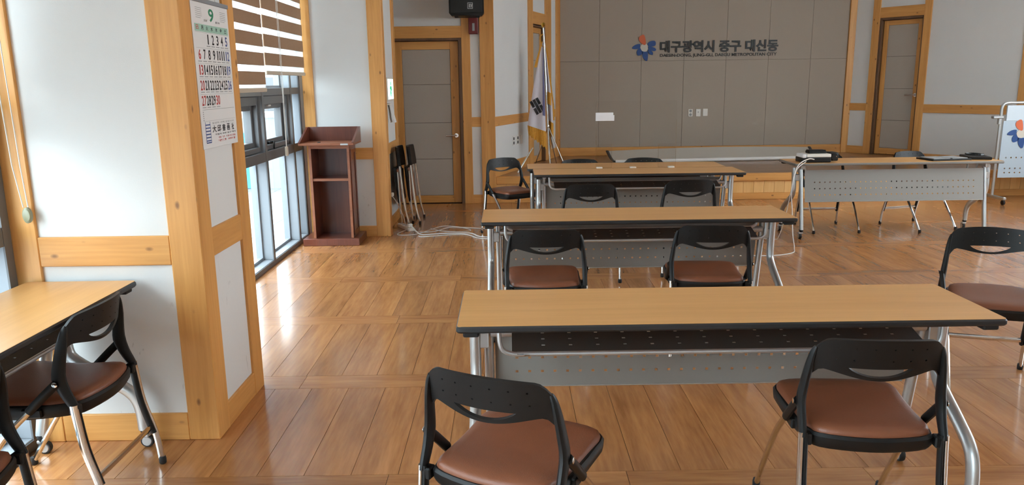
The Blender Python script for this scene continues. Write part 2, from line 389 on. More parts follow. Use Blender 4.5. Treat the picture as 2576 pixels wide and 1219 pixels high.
# ---- end wall of the window bay
wbay = box('wall_bay', -2.15, -1.25, 7.55, 8.75, 0, CEIL, 'wall_scuffed'); tag(wbay, 'white end wall with pine frame behind the lectern', 'wall', kind='structure')
box('post', -1.965, -1.86, 7.536, 7.57, 0, CEIL, 'pine_z', wbay, 0.003)
box('post', -1.318, -1.178, 7.534, 7.66, 0, CEIL, 'pine_z', wbay, 0.004)
box('rail', -1.86, -1.318, 7.54, 7.57, .772, .885, 'pine_x', wbay, 0.003)
box('baseboard', -1.86, -1.318, 7.54, 7.57, 0, .109, 'pine_x', wbay, 0.003)
box('rail', -1.27, -1.238, 7.66, 8.62, .772, .885, 'pine_y', wbay, 0.003)
box('baseboard', -1.27, -1.238, 7.66, 8.62, 0, .109, 'pine_y', wbay, 0.003)
box('post', -1.27, -1.232, 8.62, 8.75, 0, CEIL, 'pine_z', wbay, 0.003)
# ---- door wall
wdoor = MB(); wdoor.box(-2.15, -1.46, 9.6, 9.8, 0, CEIL); wdoor.box(-.55, -.162, 9.6, 9.8, 0, CEIL); wdoor.box(-1.46, -.55, 9.6, 9.8, 2.05, CEIL)
wdoor = wdoor.build('wall_door', 'wall_white'); tag(wdoor, 'white wall round the beige panelled door', 'wall', kind='structure')
wn = box('wall_niche', -2.3, -2.15, 8.75, 9.8, 0, CEIL, 'wall_white'); tag(wn, 'hidden side wall of the door niche', 'wall', kind='structure')
box('post', -.545, -.439, 9.585, 9.62, 0, CEIL, 'pine_z', wdoor, 0.003)
box('post', -.325, -.15, 9.575, 9.64, 0, CEIL, 'pine_z', wdoor, 0.004)
box('rail', -.439, -.325, 9.59, 9.62, .956, 1.075, 'pine_x', wdoor, 0.003)
box('baseboard', -.439, -.325, 9.59, 9.62, 0, .11, 'pine_x', wdoor, 0.003)
box('lintel', -1.46, -.545, 9.585, 9.62, 2.025, 2.165, 'pine_x', wdoor, 0.003)
def make_door(name, parent_loc, rz, w, z0, z1, stile, panel_ts, handle_side, label, jamb=0.05, handle_z=0.88):
    """local: x along the wall from 0..w, room side at -y"""
    d = empty(name, parent_loc, rz); tag(d, label, 'door', kind='structure')
    j = MB(); j.bbox(-jamb, 0, -0.012, 0.10, z0, z1 + jamb, .003); j.bbox(w, w + jamb, -0.012, 0.10, z0, z1 + jamb, .003); j.bbox(0, w, -0.012, 0.10, z1, z1 + jamb, .003)
    j.build('frame', 'brown_frame', d)
    yb, yf = 0.08, 0.045
    box('light_blocker', -jamb, w + jamb, .10, .14, z0 - .02, z1 + jamb, 'brown_frame', d)  # added opaque board behind the doorway, stops skylight leaking round the leaf
    box('backing', .01, w - .01, yf + .012, yb, z0 + .01, z1 - .005, 'groove', d)
    for a, b in ((.006, stile), (w - stile, w - .006)): box('stile', a, b, yf, yb, z0 + .008, z1 - .006, 'pine_z', d, .002)
    box('top_rail', stile, w - stile, yf, yb, z1 - .006 - stile * .9, z1 - .006, 'pine_x', d, .002)
    box('bottom_rail', stile, w - stile, yf, yb, z0 + .008, z0 + .10, 'pine_x', d, .002)
    a0, a1 = z0 + .10, z1 - .006 - stile * .9
    zs = [a0] + panel_ts + [a1]
    for i in range(len(zs) - 1): box('panel', stile + .003, w - stile - .003, yf + .006, yb - .005, zs[i] + .003, zs[i + 1] - .003, 'door_panel', d, .003)
    hx = w - stile / 2 if handle_side > 0 else stile / 2
    h = MB(); h.lathe([(.026, yf - .008), (.028, yf), (.02, yf + .002)], (hx, 0, z0 + handle_z), 14, 'y')
    h.sweep([(hx, yf, z0 + handle_z), (hx, yf - .045, z0 + handle_z), (hx - handle_side * .03, yf - .055, z0 + handle_z), (hx - handle_side * .125, yf - .055, z0 + handle_z)], .010, seg=8, ref=(0, 0, 1))
    h.build('handle', 'chrome', d, True)
    return d
make_door('door_1', (-1.385, 9.6, 0), 0, .80, 0, 1.995, .105, [.56, 1.01, 1.475], 1, 'beige four-panel door in pine frame behind the folded chairs', handle_z=.852)
# ---- stage
SZ = .33
stage = box('floor_stage', -.16, 7.9, 9.64, 12.6, 0.01, SZ - .012, 'joint_dark'); tag(stage, 'low raised stage with pine front and brown board floor', 'stage', kind='structure')
sb = MB(); y = 9.62; k = 0
while y < 12.4:
    x = -.2 - (k * .37) % .9
    while x < 7.6:
        a = max(x, -.16); 
        if x + .9 > a + .05: sb.box(a + .001, x + .9 - .001, y + .001, y + .115 - .001, SZ - .012, SZ)
        x += .9
    y += .115; k += 1
o = sb.build('stage_boards', 'stage_boards', stage); o['kind'] = 'stuff'
box('nosing', -.15, 7.5, 9.585, 9.66, .237, SZ + .003, 'pine_x', stage, .006)
box('base_rail', -.15, 7.5, 9.605, 9.66, 0, .085, 'pine_x', stage, .003)
pm = MB(); pm.bbox(-.064, .064, -.01, .01, -.076, .076, .002); pm = pm.mesh('plank', 'maple_panel')
x = -.085
while x < 7.45: link('plank', pm, stage, (x, 9.625, .161)); x += .13
# ---- angled side wall, left of the stage
A0, A1 = Vector((-.162, 9.6)), Vector((.80, 12.22)); aL = (A1 - A0).length; aA = math.atan2(A1.y - A0.y, A1.x - A0.x)
wl = empty('wall_stage_left', (A0.x, A0.y, 0), aA); tag(wl, 'white angled wall with pine bands beside the flag', 'wall', kind='structure')
m = MB(); m.box(0, 1.46, 0, .12, 0, CEIL); m.box(2.14, aL, 0, .12, 0, CEIL); m.box(1.46, 2.14, 0, .12, 2.28, CEIL); m.build('wall_surface', 'wall_white', wl)
def timbers(par, lst):
    for n, a, b, z0, z1, d in lst: box(n, a, b, -d, .03, z0, z1, 'pine_z' if (z1 - z0) > (b - a) * 1.2 else 'pine_x', par, .003)
timbers(wl, [('rail', .0, 1.32, .957, 1.075, .013), ('baseboard', 0, 1.32, SZ, .475, .013), ('post', 1.32, 1.51, SZ, CEIL, .018), ('post', 2.09, 2.37, SZ, CEIL, .018),
             ('lintel', 1.51, 2.09, 2.28, 2.446, .016), ('rail', 2.37, 2.64, .957, 1.075, .013), ('baseboard', 2.37, 2.64, SZ, .475, .013), ('post', 2.64, aL - .005, SZ, CEIL, .016)])
make_door('door_2', (A0.x + math.cos(aA) * 1.53, A0.y + math.sin(aA) * 1.53, 0), aA, .54, SZ, 2.25, .08, [.85, 1.32, 1.79], 1, 'narrow beige stage door hidden behind the flag', .02)
# ---- fabric wall
wb = box('wall_back', .80, 5.38, 12.235, 12.36, SZ, CEIL, 'fabric_joint'); tag(wb, 'beige fabric panelled wall at the back of the stage', 'wall', kind='structure')
FX = [.83, 1.435, 2.09, 2.752, 3.408, 4.064, 4.721, 5.284]
for i in range(7):
    for z0, z1 in ((.46, 1.785), (1.785, CEIL)): box('panel', FX[i] + .0012, FX[i + 1] - .0012, 12.218, 12.24, z0 + .0012, z1 - .0012, 'fabric_panel', wb, .003)
box('baseboard', .80, 5.36, 12.205, 12.24, SZ, .46, 'pine_x', wb, .003)
box('post', .79, .83, 12.205, 12.24, SZ, CEIL, 'pine_z', wb, .003)
box('post', 5.284, 5.40, 12.19, 12.24, SZ, CEIL, 'pine_z', wb, .003)
# ---- angled side wall, right of the stage
B0 = Vector((5.36, 12.22)); bA = math.atan2(-.8, .6)
wr = empty('wall_stage_right', (B0.x, B0.y, 0), bA); tag(wr, 'white angled wall with pine bands right of the stage', 'wall', kind='structure')
m = MB(); m.box(0, .42, 0, .12, 0, CEIL); m.box(1.05, 3.5, 0, .12, 0, CEIL); m.box(.42, 1.05, 0, .12, 2.35, CEIL); m.build('wall_surface', 'wall_white', wr)
timbers(wr, [('post', -.02, .03, SZ, CEIL, .013), ('rail', .03, .30, .99, 1.102, .013), ('baseboard', .03, .30, SZ, .445, .013), ('post', .30, .41, SZ, CEIL, .018),
             ('lintel', .41, 1.06, 2.355, 2.505, .016), ('post', 1.055, 1.16, SZ, CEIL, .018), ('rail', 1.16, 2.37, .978, 1.10, .013), ('baseboard', 1.16, 2.37, SZ, .39, .013), ('post', 2.37, 2.52, SZ, CEIL, .018),
             ('rail', 2.52, 3.4, .978, 1.10, .013)])
make_door('door_3', (B0.x + math.cos(bA) * .45, B0.y + math.sin(bA) * .45, 0), bA, .59, SZ, 2.32, .075, [.85, 1.32, 1.79], 1, 'beige panelled door in pine frame right of the stage', .035, .90)
# ---- unseen sides of the hall (walls with windows)
m = MB(); m.box(7.4, 7.6, -3.2, 12.6, 0, 1.5); m.box(7.4, 7.6, -3.2, 12.6, 2.85, CEIL); m.box(7.4, 7.6, 8.3, 12.6, 1.5, 2.85); m.box(7.4, 7.6, -3.2, 1.4, 1.5, 2.85)
for yy in (3.7, 6.0): m.box(7.4, 7.6, yy - .1, yy + .1, 1.5, 2.85)
wright = m.build('wall_right', 'wall_white'); tag(wright, 'white side wall with windows, out of view to the right', 'wall', kind='structure')
m = MB(); m.box(-2.3, 7.6, -3.3, -3.1, 0, CEIL)
wrear = m.build('wall_rear', 'wall_white'); tag(wrear, 'plain white wall behind the viewer', 'wall', kind='structure')
# ---- left curtain wall
def curtain(name, ys, label, zt, sash=True, x_front=-2.0, depth=.105):
    w = empty(name, (0, 0, 0)); tag(w, label, 'window', kind='structure')
    xf, xb = x_front, x_front - depth
    box('sill', xb - .05, xf, ys[0], ys[-1], 0, .045, 'aluminium_light', w, .003)
    box('sill_edge', xf - .002, xf + .006, ys[0], ys[-1], 0, .04, 'aluminium_grey', w)
    for y in ys:
        mu = box('mullion', xb - .04, xf - .004, y - .021, y + .021, .045, zt, 'aluminium_light', w, .002)
        box('cover_strip', xf - .004, xf + .004, y - .024, y + .024, .03, zt, 'aluminium_grey', mu)
    box('head', xb - .05, xf, ys[0], ys[-1], zt, zt + .1, 'aluminium_grey', w, .003)
    for i in range(len(ys) - 1):
        a, b = ys[i] + .021, ys[i + 1] - .021
        if b - a < .05: continue
        for z0, z1 in ((.878, .955), (1.412, 1.47)):
            tr = box('transom', xb - .02, xf - .006, a, b, z0, z1, 'aluminium_light', w, .002)
            box('cover_strip', xf - .006, xf + .002, a, b, z0, z1, 'aluminium_grey', tr)
        for z0, z1 in ((.045, .878), (1.47, zt)):
            f = MB(); t = .022
            for q in ((a, a + t, z0, z1), (b - t, b, z0, z1), (a + t, b - t, z0, z0 + t), (a + t, b - t, z1 - t, z1)): f.box(xb - .015, xb + .02, q[0], q[1], q[2], q[3])
            gb = f.build('glazing_bead', 'aluminium_light', w)
            box('pane', xb - .004, xb + .002, a + t - .004, b - t + .004, z0 + t - .004, z1 - t + .004, 'window_glass', gb)
        z0, z1 = .955, 1.412
        if sash and b - a > .4:
            f = MB(); t = .045; u = .085
            for q in ((a + .005, a + t, z0 + .005, z1 - .005), (b - t, b - .005, z0 + .005, z1 - .005), (a + t, b - t, z0 + .005, z0 + t), (a + t, b - t, z1 - t - .03, z1 - .005)): f.bbox(xb - .03, xf - .03, *q, .003)
            for q in ((a + t, a + u, z0 + t, z1 - t), (b - u, b - t, z0 + t, z1 - t), (a + u, b - u, z0 + t, z0 + u), (a + u, b - u, z1 - u - .03, z1 - t)): f.bbox(xb - .03, xf - .07, *q, .003)
            s = f.build('sash', 'aluminium_grey', w)
            box('pane', xb - .006, xb, a + u - .005, b - u + .005, z0 + u - .005, z1 - u - .02, 'window_glass', s)
            h = MB(); yc = (a + b) / 2 - .1
            h.bbox(xf - .075, xf - .045, yc - .06, yc + .06, z0 + t, z0 + t + .022, .004); h.sweep([(xf - .05, yc, z0 + t + .02), (xf - .025, yc, z0 + t + .02), (xf - .02, yc - .03, z0 + t - .04)], .007, seg=8)
            h.build('handle', 'black_plastic', s)
            h = MB(); h.bbox(xf - .075, xf - .05, yc + .0, yc + .07, z1 - t - .05, z1 - t - .035, .003); h.build('latch', 'white_plastic', s)
        else:
            box('pane', xb - .004, xb + .002, a, b, z0, z1, 'window_glass', w)
    return w
curtain('window_1', [3.70 + .021, 4.705, 5.547, 6.387, 7.228, 7.528], 'grey aluminium glazed wall with tilting sashes beside the lectern', 2.95)
curtain('window_2', [-2.9, -1.7, -.5, .7, 1.9, 3.05], 'tall glazed wall along the left table', 2.95, False, -2.03)
m = MB(); m.box(-2.3, -2.0, 3.69, 7.55, 3.05, CEIL); m.box(-2.3, -2.03, -3.2, 3.1, 3.05, CEIL); m.box(-2.3, -2.03, -3.3, -2.9, 0, CEIL)
wleft = m.build('wall_left', 'wall_white'); tag(wleft, 'white strip of wall above the left windows', 'wall', kind='structure')
# ---- outdoors
pav = box('ground_outside', -16, -2.2, -8, 30, -.25, -.05, 'paving_joint'); tag(pav, 'pale paved courtyard outside the windows', 'ground', kind='structure')
m = MB()
for i in range(18):
    for k in range(48):
        x0 = -2.24 - (i + 1) * .4; y0 = -4 + k * .4 + (.2 if i % 2 else 0)
        m.box(x0 + .006, x0 + .394, y0 + .006, y0 + .394, -.052, -.04)
o = m.build('paving_tiles', 'paving', pav); o['kind'] = 'stuff'
yard = MB(); yard.box(-9, -2.3, 11.6, 11.9, -.05, 1.02); yard = yard.build('yard_wall', 'outdoor_grey'); tag(yard, 'low grey yard wall seen through the window', 'wall', kind='structure')
box('coping', -9, -2.3, 11.55, 11.95, 1.02, 1.10, 'outdoor_white', yard)
box('gate', -4.35, -3.72, 11.56, 11.6, -.03, .80, 'outdoor_blue', yard)
g = box('gate', -3.35, -2.75, 11.56, 11.6, -.03, .80, 'outdoor_white', yard)
side = MB(); side.box(-7.2, -6.9, -6, 11.6, -.05, .55); side = side.build('planter_wall', 'outdoor_grey'); tag(side, 'low grey planter wall across the courtyard', 'wall', kind='structure')
wk = empty('added_shade_roof', (-5.6, 9.9, 0)); tag(wk, 'added flat roof shading the far side of the courtyard', 'roof')  # added roof, put here to shade the far paving and yard wall
box('shade_slab', -3.4, 3.2, -1.4, 2.0, 2.62, 2.76, 'outdoor_grey', wk)
for x0 in (-3.0, 0.2): box('post', x0 - .06, x0 + .06, -1.3, -1.18, -.05, 2.62, 'outdoor_white', wk)
hb = empty('house', (-7, 16.5, -.05)); tag(hb, 'white house beyond the yard wall', 'house')
box('house_wall', -6, 4.6, 0, 4, 0, 2.3, 'outdoor_white', hb); box('roof', -6.2, 4.8, -.3, 4.2, 2.3, 2.45, 'outdoor_grey', hb)
for x0 in (-4, -1.2, 1.6): box('house_window', x0, x0 + 1.2, -.03, .02, .7, 1.7, 'aluminium_grey', hb)
hb2 = empty('house', (-12.5, 2, -.05)); tag(hb2, 'white building across the courtyard past the left window', 'house')
box('house_wall', -3, 0, -10, 9, 0, 2.9, 'outdoor_white', hb2); box('roof', -3.2, .4, -10.2, 9.2, 2.9, 3.05, 'outdoor_grey', hb2)
# ================================================================== FURNITURE
# ---- folding chair (origin on the floor under the seat, facing +y)
def lean(z): return -.150 - .20 * max(0.0, z - .60)
def back_y(x, z): return lean(z) - .048 * max(0.0, 1 - (x / .19) ** 2)
def z_top(x): return .750 - .010 * (abs(x) / .18) ** 2 - (.03 * max(0, (abs(x) - .150) / .035) ** 2)
def z_low(x):
    ax = abs(x); base = .643
    if ax < .150: base -= .028 * math.cos(ax / .150 * math.pi / 2) ** 1.3
    if ax > .150: base -= .055 * ((ax - .150) / .036) ** 2.2
    return base
SLW = .088
def slot_t(x): return .655
def slot_b(x): return .655 - .030 * max(0.0, 1 - (x / SLW) ** 2) ** .8
def seat_outline(k):
    pts = []
    R = [(-.178, -.170), (-.150, -.196), (-.075, -.215), (0, -.222), (.075, -.215), (.150, -.196), (.178, -.170), (.190, -.06), (.198, .10), (.202, .17), (.178, .205), (.10, .215), (0, .218), (-.10, .215), (-.178, .205), (-.202, .17), (-.198, .10), (-.190, -.06)]
    R = chaikin(R, 1)
    return [(x * k, y * k) for x, y in R]
def seat_z(y): return .012 * math.cos(y / .21 * math.pi) * -1 * .5 + (.010 if y < -.1 else 0) * 0
def build_chair():
    r = empty('folding_chair')
    # backrest: perforated curved shell with a hand slot
    m = MB(); hx = [-.125, -.078, -.027, .027, .078, .125]; hw = .0026; ZS = .655
    xs = sorted(set([round(-.186 + .372 * i / 30, 4) for i in range(31)] + [round(h + d, 4) for h in hx for d in (-hw, hw)] + [-SLW, SLW]))
    def bp(x, z): xx = x * (.965 + (.75 - z) * .75); return Vector((xx, back_y(xx, z), z))
    ts = [0, .08, .29, .335, .5, .70, .745, .9, 1.0]; g = {}; gl = {}
    for i, x in enumerate(xs):
        for j, t in enumerate(ts): g[i, j] = len(m.v); m.v.append(bp(x, z_top(x) + (ZS - z_top(x)) * t))
    for i in range(len(xs) - 1):
        hole = any(abs((xs[i] + xs[i + 1]) / 2 - h) < hw * .9 for h in hx)
        for j in range(len(ts) - 1):
            if not (hole and j in (2, 5)): m.f.append([g[i, j], g[i + 1, j], g[i + 1, j + 1], g[i, j + 1]])
    for i, x in enumerate(xs):                       # rim below the slot line
        gl[i, 0] = g[i, len(ts) - 1]
        if abs(x) < SLW - 1e-6: gl[i, 0] = len(m.v); m.v.append(bp(x, slot_b(x)))
        gl[i, 1] = len(m.v); m.v.append(bp(x, (slot_b(x) if abs(x) < SLW else ZS) * .5 + z_low(x) * .5))
        gl[i, 2] = len(m.v); m.v.append(bp(x, z_low(x)))
    for i in range(len(xs) - 1):
        for j in (0, 1): m.f.append([gl[i, j], gl[i + 1, j], gl[i + 1, j + 1], gl[i, j + 1]])
    bk = m.build('backrest', 'black_plastic', r); solid(bk, .011, 0, True, 40)
    for sx in (-1, 1):
        a = MB(); a.sweep([(sx * .181, -.178, .712), (sx * .188, -.172, .69), (sx * .195, -.163, .645), (sx * .202, -.152, .585), (sx * .207, -.147, .535), (sx * .207, -.162, .485), (sx * .207, -.184, .44), (sx * .207, -.188, .425)],
                          [.006, .009, .011, .0125, .0135, .013, .012, .012], [.006, .013, .019, .022, .025, .021, .017, .0165], 10, (1, 0, 0), True, 3)
        a.build('arm', 'black_plastic', r, True)
        l = MB(); l.sweep([(sx * .2125, -.187, .44), (sx * .2125, -.192, .388), (sx * .2135, -.207, .27), (sx * .215, -.243, .134), (sx * .216, -.256, .02)], .009, .014, 10, (1, 0, 0), True, 4)
        lg = l.build('leg', 'chrome', r, True)
        l = MB(); l.sweep([(sx * .199, -.187, .44), (sx * .199, -.192, .388), (sx * .200, -.207, .27), (sx * .2015, -.241, .14)], .008, .013, 10, (1, 0, 0), True, 4); l.build('leg_insert', 'black_plastic', lg, True)
        f = MB(); f.lathe([(.011, 0), (.014, .004), (.0145, .02), (.012, .032)], (sx * .216, -.258, 0), 12); f.build('foot_cap', 'black_rubber', lg, True)
        l = MB(); l.sweep([(sx * .2175, -.045, .428), (sx * .219, .06, .325), (sx * .221, .17, .17), (sx * .223, .265, .018)], .0105, .0105, 10, (1, 0, 0), True, 4)
        lg = l.build('leg', 'chrome', r, True)
        l = MB(); l.sweep([(sx * .2165, -.143, .522), (sx * .217, -.10, .483), (sx * .2175, -.035, .42)], .0115, .0155, 10, (1, 0, 0), True, 2); l.build('leg_sleeve', 'black_plastic', lg, True)
        f = MB(); f.lathe([(.011, 0), (.014, .004), (.0145, .02), (.012, .032)], (sx * .223, .268, 0), 12); f.build('foot_cap', 'black_rubber', lg, True)
        p = MB(); p.lathe([(.0085, sx * .228), (.0095, sx * .2305), (.004, sx * .2315)], (0, -.143, .522), 12, 'x'); p.build('rivet', 'chrome', r, True)
        b = MB(); b.bbox(sx * .17 if sx > 0 else -.209, .209 if sx > 0 else sx * .17, -.07, .0, .392, .424, .004); b.build('bracket', 'black_plastic', r)
        b = MB(); b.bbox(min(sx * .18, sx * .207), max(sx * .18, sx * .207), -.20, -.165, .400, .435, .004); b.build('hinge_lug', 'black_plastic', r)
    s = MB(); s.sweep([(-.2, -.232, .165), (.2, -.232, .165)], .007, .013, 8, (0, 1, 0)); s.build('stretcher', 'chrome', r, True)
    rings = []
    for k, z in ((.88, .380), (1.0, .386), (1.035, .398), (1.045, .424), (1.02, .433)): rings.append([(x, y, z + seat_z(y)) for x, y in seat_outline(k)])
    s = MB(); s.loft(rings); s.build('seat_shell', 'black_plastic', r, True)
    rings = []
    for k, z in ((.985, .424), (1.0, .434), (.985, .446), (.94, .453), (.8, .457), (.5, .457), (.15, .456)): rings.append([(x, y, z + seat_z(y)) for x, y in seat_outline(k)])
    s = MB(); s.loft(rings); s.build('seat', 'leather_tan', r, True, angle=60)
    return r
CH0 = build_chair(); used = [False]
def place_chair(x, y, rz, label):
    o = CH0 if not used[0] else copy_tree(CH0)
    used[0] = True
    o.location = (x, y, 0); o.rotation_euler = (0, 0, math.radians(rz)); tag(o, label, 'chair', 'folding chairs set at the tables'); return o
# ---- flip-top training table (origin on the floor, user side -y)
def build_table(Lh=.905, Dp=.4525, edge='black_edge'):
    r = empty('folding_table'); H = .72; th = .024
    def rr(a, b, rad):
        p = []
        for cx, cy, a0 in ((a - rad, b - rad, 0), (-a + rad, b - rad, 90), (-a + rad, -b + rad, 180), (a - rad, -b + rad, 270)):
            for k in range(5): t = math.radians(a0 + 22.5 * k); p.append((cx + rad * math.cos(t), cy + rad * math.sin(t)))
        return p
    hd = Dp / 2
    m = MB(); m.loft([[(x, y, z) for x, y in rr(Lh - .004, hd - .004, .012)] for z in (H - th + .001, H)]); m.build('tabletop', 'table_laminate', r)
    m = MB(); rings = []
    for o_, z in ((-.0045, H - .0008), (-.001, H - .001), (.003, H - .007), (.003, H - th + .006), (-.001, H - th), (-.0045, H - th)): rings.append([(x, y, z) for x, y in rr(Lh - .004 + o_ + .001, hd - .004 + o_ + .001, .014)])
    m.loft(rings, False, False); m.build('edge_band', edge, r, True, angle=30)
    for sx in (-1, 1):
        xa, xb = sx * .807 * Lh / .905, sx * .856 * Lh / .905
        m = MB(); m.sweep([(xa, .085, .690), (xa, .115, .52), (xa, .155, .30), (xa, .195, .085)], .0175, .025, 14, (1, 0, 0), True, 3); leg = m.build('leg', 'silver_paint', r, True)
        m = MB(); m.lathe([(.012, .06), (.019, .075), (.0195, .09)], (xa, .195, 0), 12); m.lathe([(.026, -.011), (.028, -.006), (.028, .006), (.026, .011)], (xa + .012, .195, .028), 16, 'x'); m.build('caster', 'black_rubber', leg, True)
        m = MB(); m.lathe([(.019, .0), (.021, .003)], (xa + (.023 if True else 0), .195, .028), 14, 'x'); m.lathe([(.019, -.003), (.021, .0)], (xa + .001, .195, .028), 14, 'x'); m.bbox(xa - .012, xa + .03, .18, .215, .05, .066, .004); m.build('caster_cap', 'silver_paint', leg, True)
        m = MB(); m.sweep([(xb, .060, .665), (xb, .068, .55), (xb, .072, .46), (xb, .045, .395), (xb, -.10, .300), (xb, -.175, .245), (xb, -.205, .18), (xb, -.212, .085)], .0205, .0275, 14, (1, 0, 0), True, 4); leg = m.build('leg', 'silver_paint', r, True)
        m = MB(); m.lathe([(.012, .06), (.019, .075), (.0205, .09)], (xb, -.212, 0), 12); m.lathe([(.026, -.011), (.028, -.006), (.028, .006), (.026, .011)], (xb + .012, -.212, .028), 16, 'x'); m.build('caster', 'black_rubber', leg, True)
        m = MB(); m.lathe([(.019, .0), (.021, .003)], (xb + .023, -.212, .028), 14, 'x'); m.lathe([(.019, -.003), (.021, .0)], (xb + .001, -.212, .028), 14, 'x'); m.bbox(xb - .012, xb + .03, -.228, -.195, .05, .066, .004); m.build('caster_cap', 'silver_paint', leg, True)
        m = MB(); m.bbox(min(xa, xb) , max(xa, xb), .055, .11, .545, .605, .004); m.build('tie_plate', 'silver_paint', r)
        m = MB(); m.bbox(xa - .02, xa + .02, .02, .15, .655, .6955, .004); m.build('bracket', 'silver_paint', r)
        m = MB(); m.bbox(min(sx * (Lh - .075), sx * (Lh - .022)), max(sx * (Lh - .075), sx * (Lh - .022)), -hd + .012, -hd + .055, H - th - .018, H - th + .001, .006, 2); m.build('bumper', 'black_rubber', r)
    q = Lh / .905
    m = MB(); m.sweep([(-.80 * q, .075, .60), (.80 * q, .075, .60)], .018, seg=12, ref=(0, 0, 1)); m.build('crossbar', 'silver_paint', r, True)
    # wire shelf under the top
    m = MB()
    for yy, zz in ((-.10, .578), (.055, .618)):
        m.sweep([(-.765 * q, yy, .697), (-.765 * q, yy, zz + .05), (-.752 * q, yy, zz + .014), (-.715 * q, yy, zz), (-.66 * q, yy, zz), (-.60 * q, yy, zz), (.60 * q, yy, zz), (.66 * q, yy, zz), (.715 * q, yy, zz), (.752 * q, yy, zz + .014), (.765 * q, yy, zz + .05), (.765 * q, yy, .697)], .0085, seg=10, ref=(0, 1, 0), smooth_n=3)
    sh = m.build('shelf_rail', 'silver_paint', r, True)
    m = MB(); n = 13; xs = []; 
    x0, x1 = -.722 * q, .722 * q; hw = .006
    cx = [x0 + .11 + (x1 - x0 - .2) * i / n for i in range(n + 1)]; xs = sorted([x0, x1] + [c + d for c in cx for d in (-hw, hw)])
    ys = [-.098, -.06, -.052, -.022, -.014, .016, .024, .055]
    def zp(y): return .583 + (.622 - .583) * (y + .098) / .153
    g = {}
    for i, x in enumerate(xs):
        for j, y in enumerate(ys): g[i, j] = len(m.v); m.v.append(Vector((x, y, zp(y))))
    for i in range(len(xs) - 1):
        hole = any(abs((xs[i] + xs[i + 1]) / 2 - c) < hw * .9 for c in cx)
        for j in range(len(ys) - 1):
            if not (hole and j in (1, 3, 5)): m.f.append([g[i, j], g[i + 1, j], g[i + 1, j + 1], g[i, j + 1]])
    o = solid(m.build('shelf_plate', 'shelf_mesh', r), .002)
    # perforated modesty panel hung between the outer legs
    m = MB(); pitch = .0485; nx = int(1.46 * q / pitch); hw = .0055
    cx = [(-(nx - 1) / 2 + i) * pitch for i in range(nx)]
    xs = sorted([-.785 * q, .785 * q] + [c + d for c in cx for d in (-hw, hw)])
    zs = [.350, .357, .408, .419, .467, .478, .526, .537, .645]
    def yp(z): return .13 - .03 + (.66 - z) * .17 + .018
    g = {}
    for i, x in enumerate(xs):
        for j, z in enumerate(zs): g[i, j] = len(m.v); m.v.append(Vector((x, yp(z), z)))
    for i in range(len(xs) - 1):
        hole = any(abs((xs[i] + xs[i + 1]) / 2 - c) < hw * .9 for c in cx)
        for j in range(len(zs) - 1):
            if not (hole and j in (2, 4, 6)): m.f.append([g[i, j], g[i + 1, j], g[i + 1, j + 1], g[i, j + 1]])
    o = solid(m.build('modesty_panel', 'steel_panel', r), .0025)
    m = MB(); m.sweep([(-.785 * q, yp(.35), .350), (.785 * q, yp(.35), .350)], .004, seg=6, ref=(0, 0, 1)); m.build('panel_hem', 'silver_paint', o)
    return r
T0 = build_table()
def place_table(x, y, rz, label, src=None, first=False):
    o = (src or T0) if first else copy_tree(src or T0)
    o.location = (x, y, 0); o.rotation_euler = (0, 0, math.radians(rz)); tag(o, label, 'table', 'folding training tables'); return o
place_table(.727, 2.617, 0, 'long beech-topped folding table nearest the viewer, in the right foreground', first=True)
place_table(.745, 4.515, 0, 'long beech-topped folding table in the middle of the three rows')
place_table(1.125, 6.722, -.6, 'beech-topped folding table in the back row, under the clear acrylic screen')
place_table(1.082, 7.186, -.6, 'beech-topped folding table backed against the back row table, towards the stage')
place_table(-1.760, 2.165, 90, 'beech-topped folding table standing lengthwise along the left windows')
TR = build_table(.975, .46, 'grey_edge')
place_table(3.645, 7.33, 180, 'grey-edged table with its perforated front panel facing out, carrying the projector', TR, True)
place_chair(.016, 2.087, -25.6, 'folding chair turned askew with tan seat, left one at the nearest table')
place_chair(1.115, 2.345, -5, 'folding chair with tan seat pushed in at the right of the nearest table')
place_chair(.190, 4.110, 1, 'folding chair with tan seat at the left of the middle table')
place_chair(1.095, 4.172, -4, 'folding chair with tan seat at the right of the middle table')
place_chair(.613, 5.866, 1, 'folding chair at the left of the back row table, seen from behind')
place_chair(1.392, 6.035, 2, 'folding chair at the right of the back row table, seen from behind')
place_chair(.05, 7.56, -146, 'folding chair standing free at the left end of the back tables, below the flag')
place_chair(2.365, 3.58, 162, 'folding chair facing the viewer at the right edge, beside the nearest table')
place_chair(-1.678, 2.665, 90, 'folding chair with dark brown seat at the window table, beside the pine pier')
place_chair(-1.66, 1.93, 90, 'folding chair at the window table, cut off at the lower left corner')
place_chair(.71, 7.29, 184, 'folding chair behind the back tables, only its top rim showing, nearer the flag')
place_chair(1.31, 7.345, 172, 'folding chair behind the back tables, its rim showing before the white screen sheet')
place_chair(3.21, 7.63, 180, 'folding chair behind the projector table, next to the projector')
place_chair(4.15, 7.66, 197, 'folding chair behind the projector table, under the black binders')
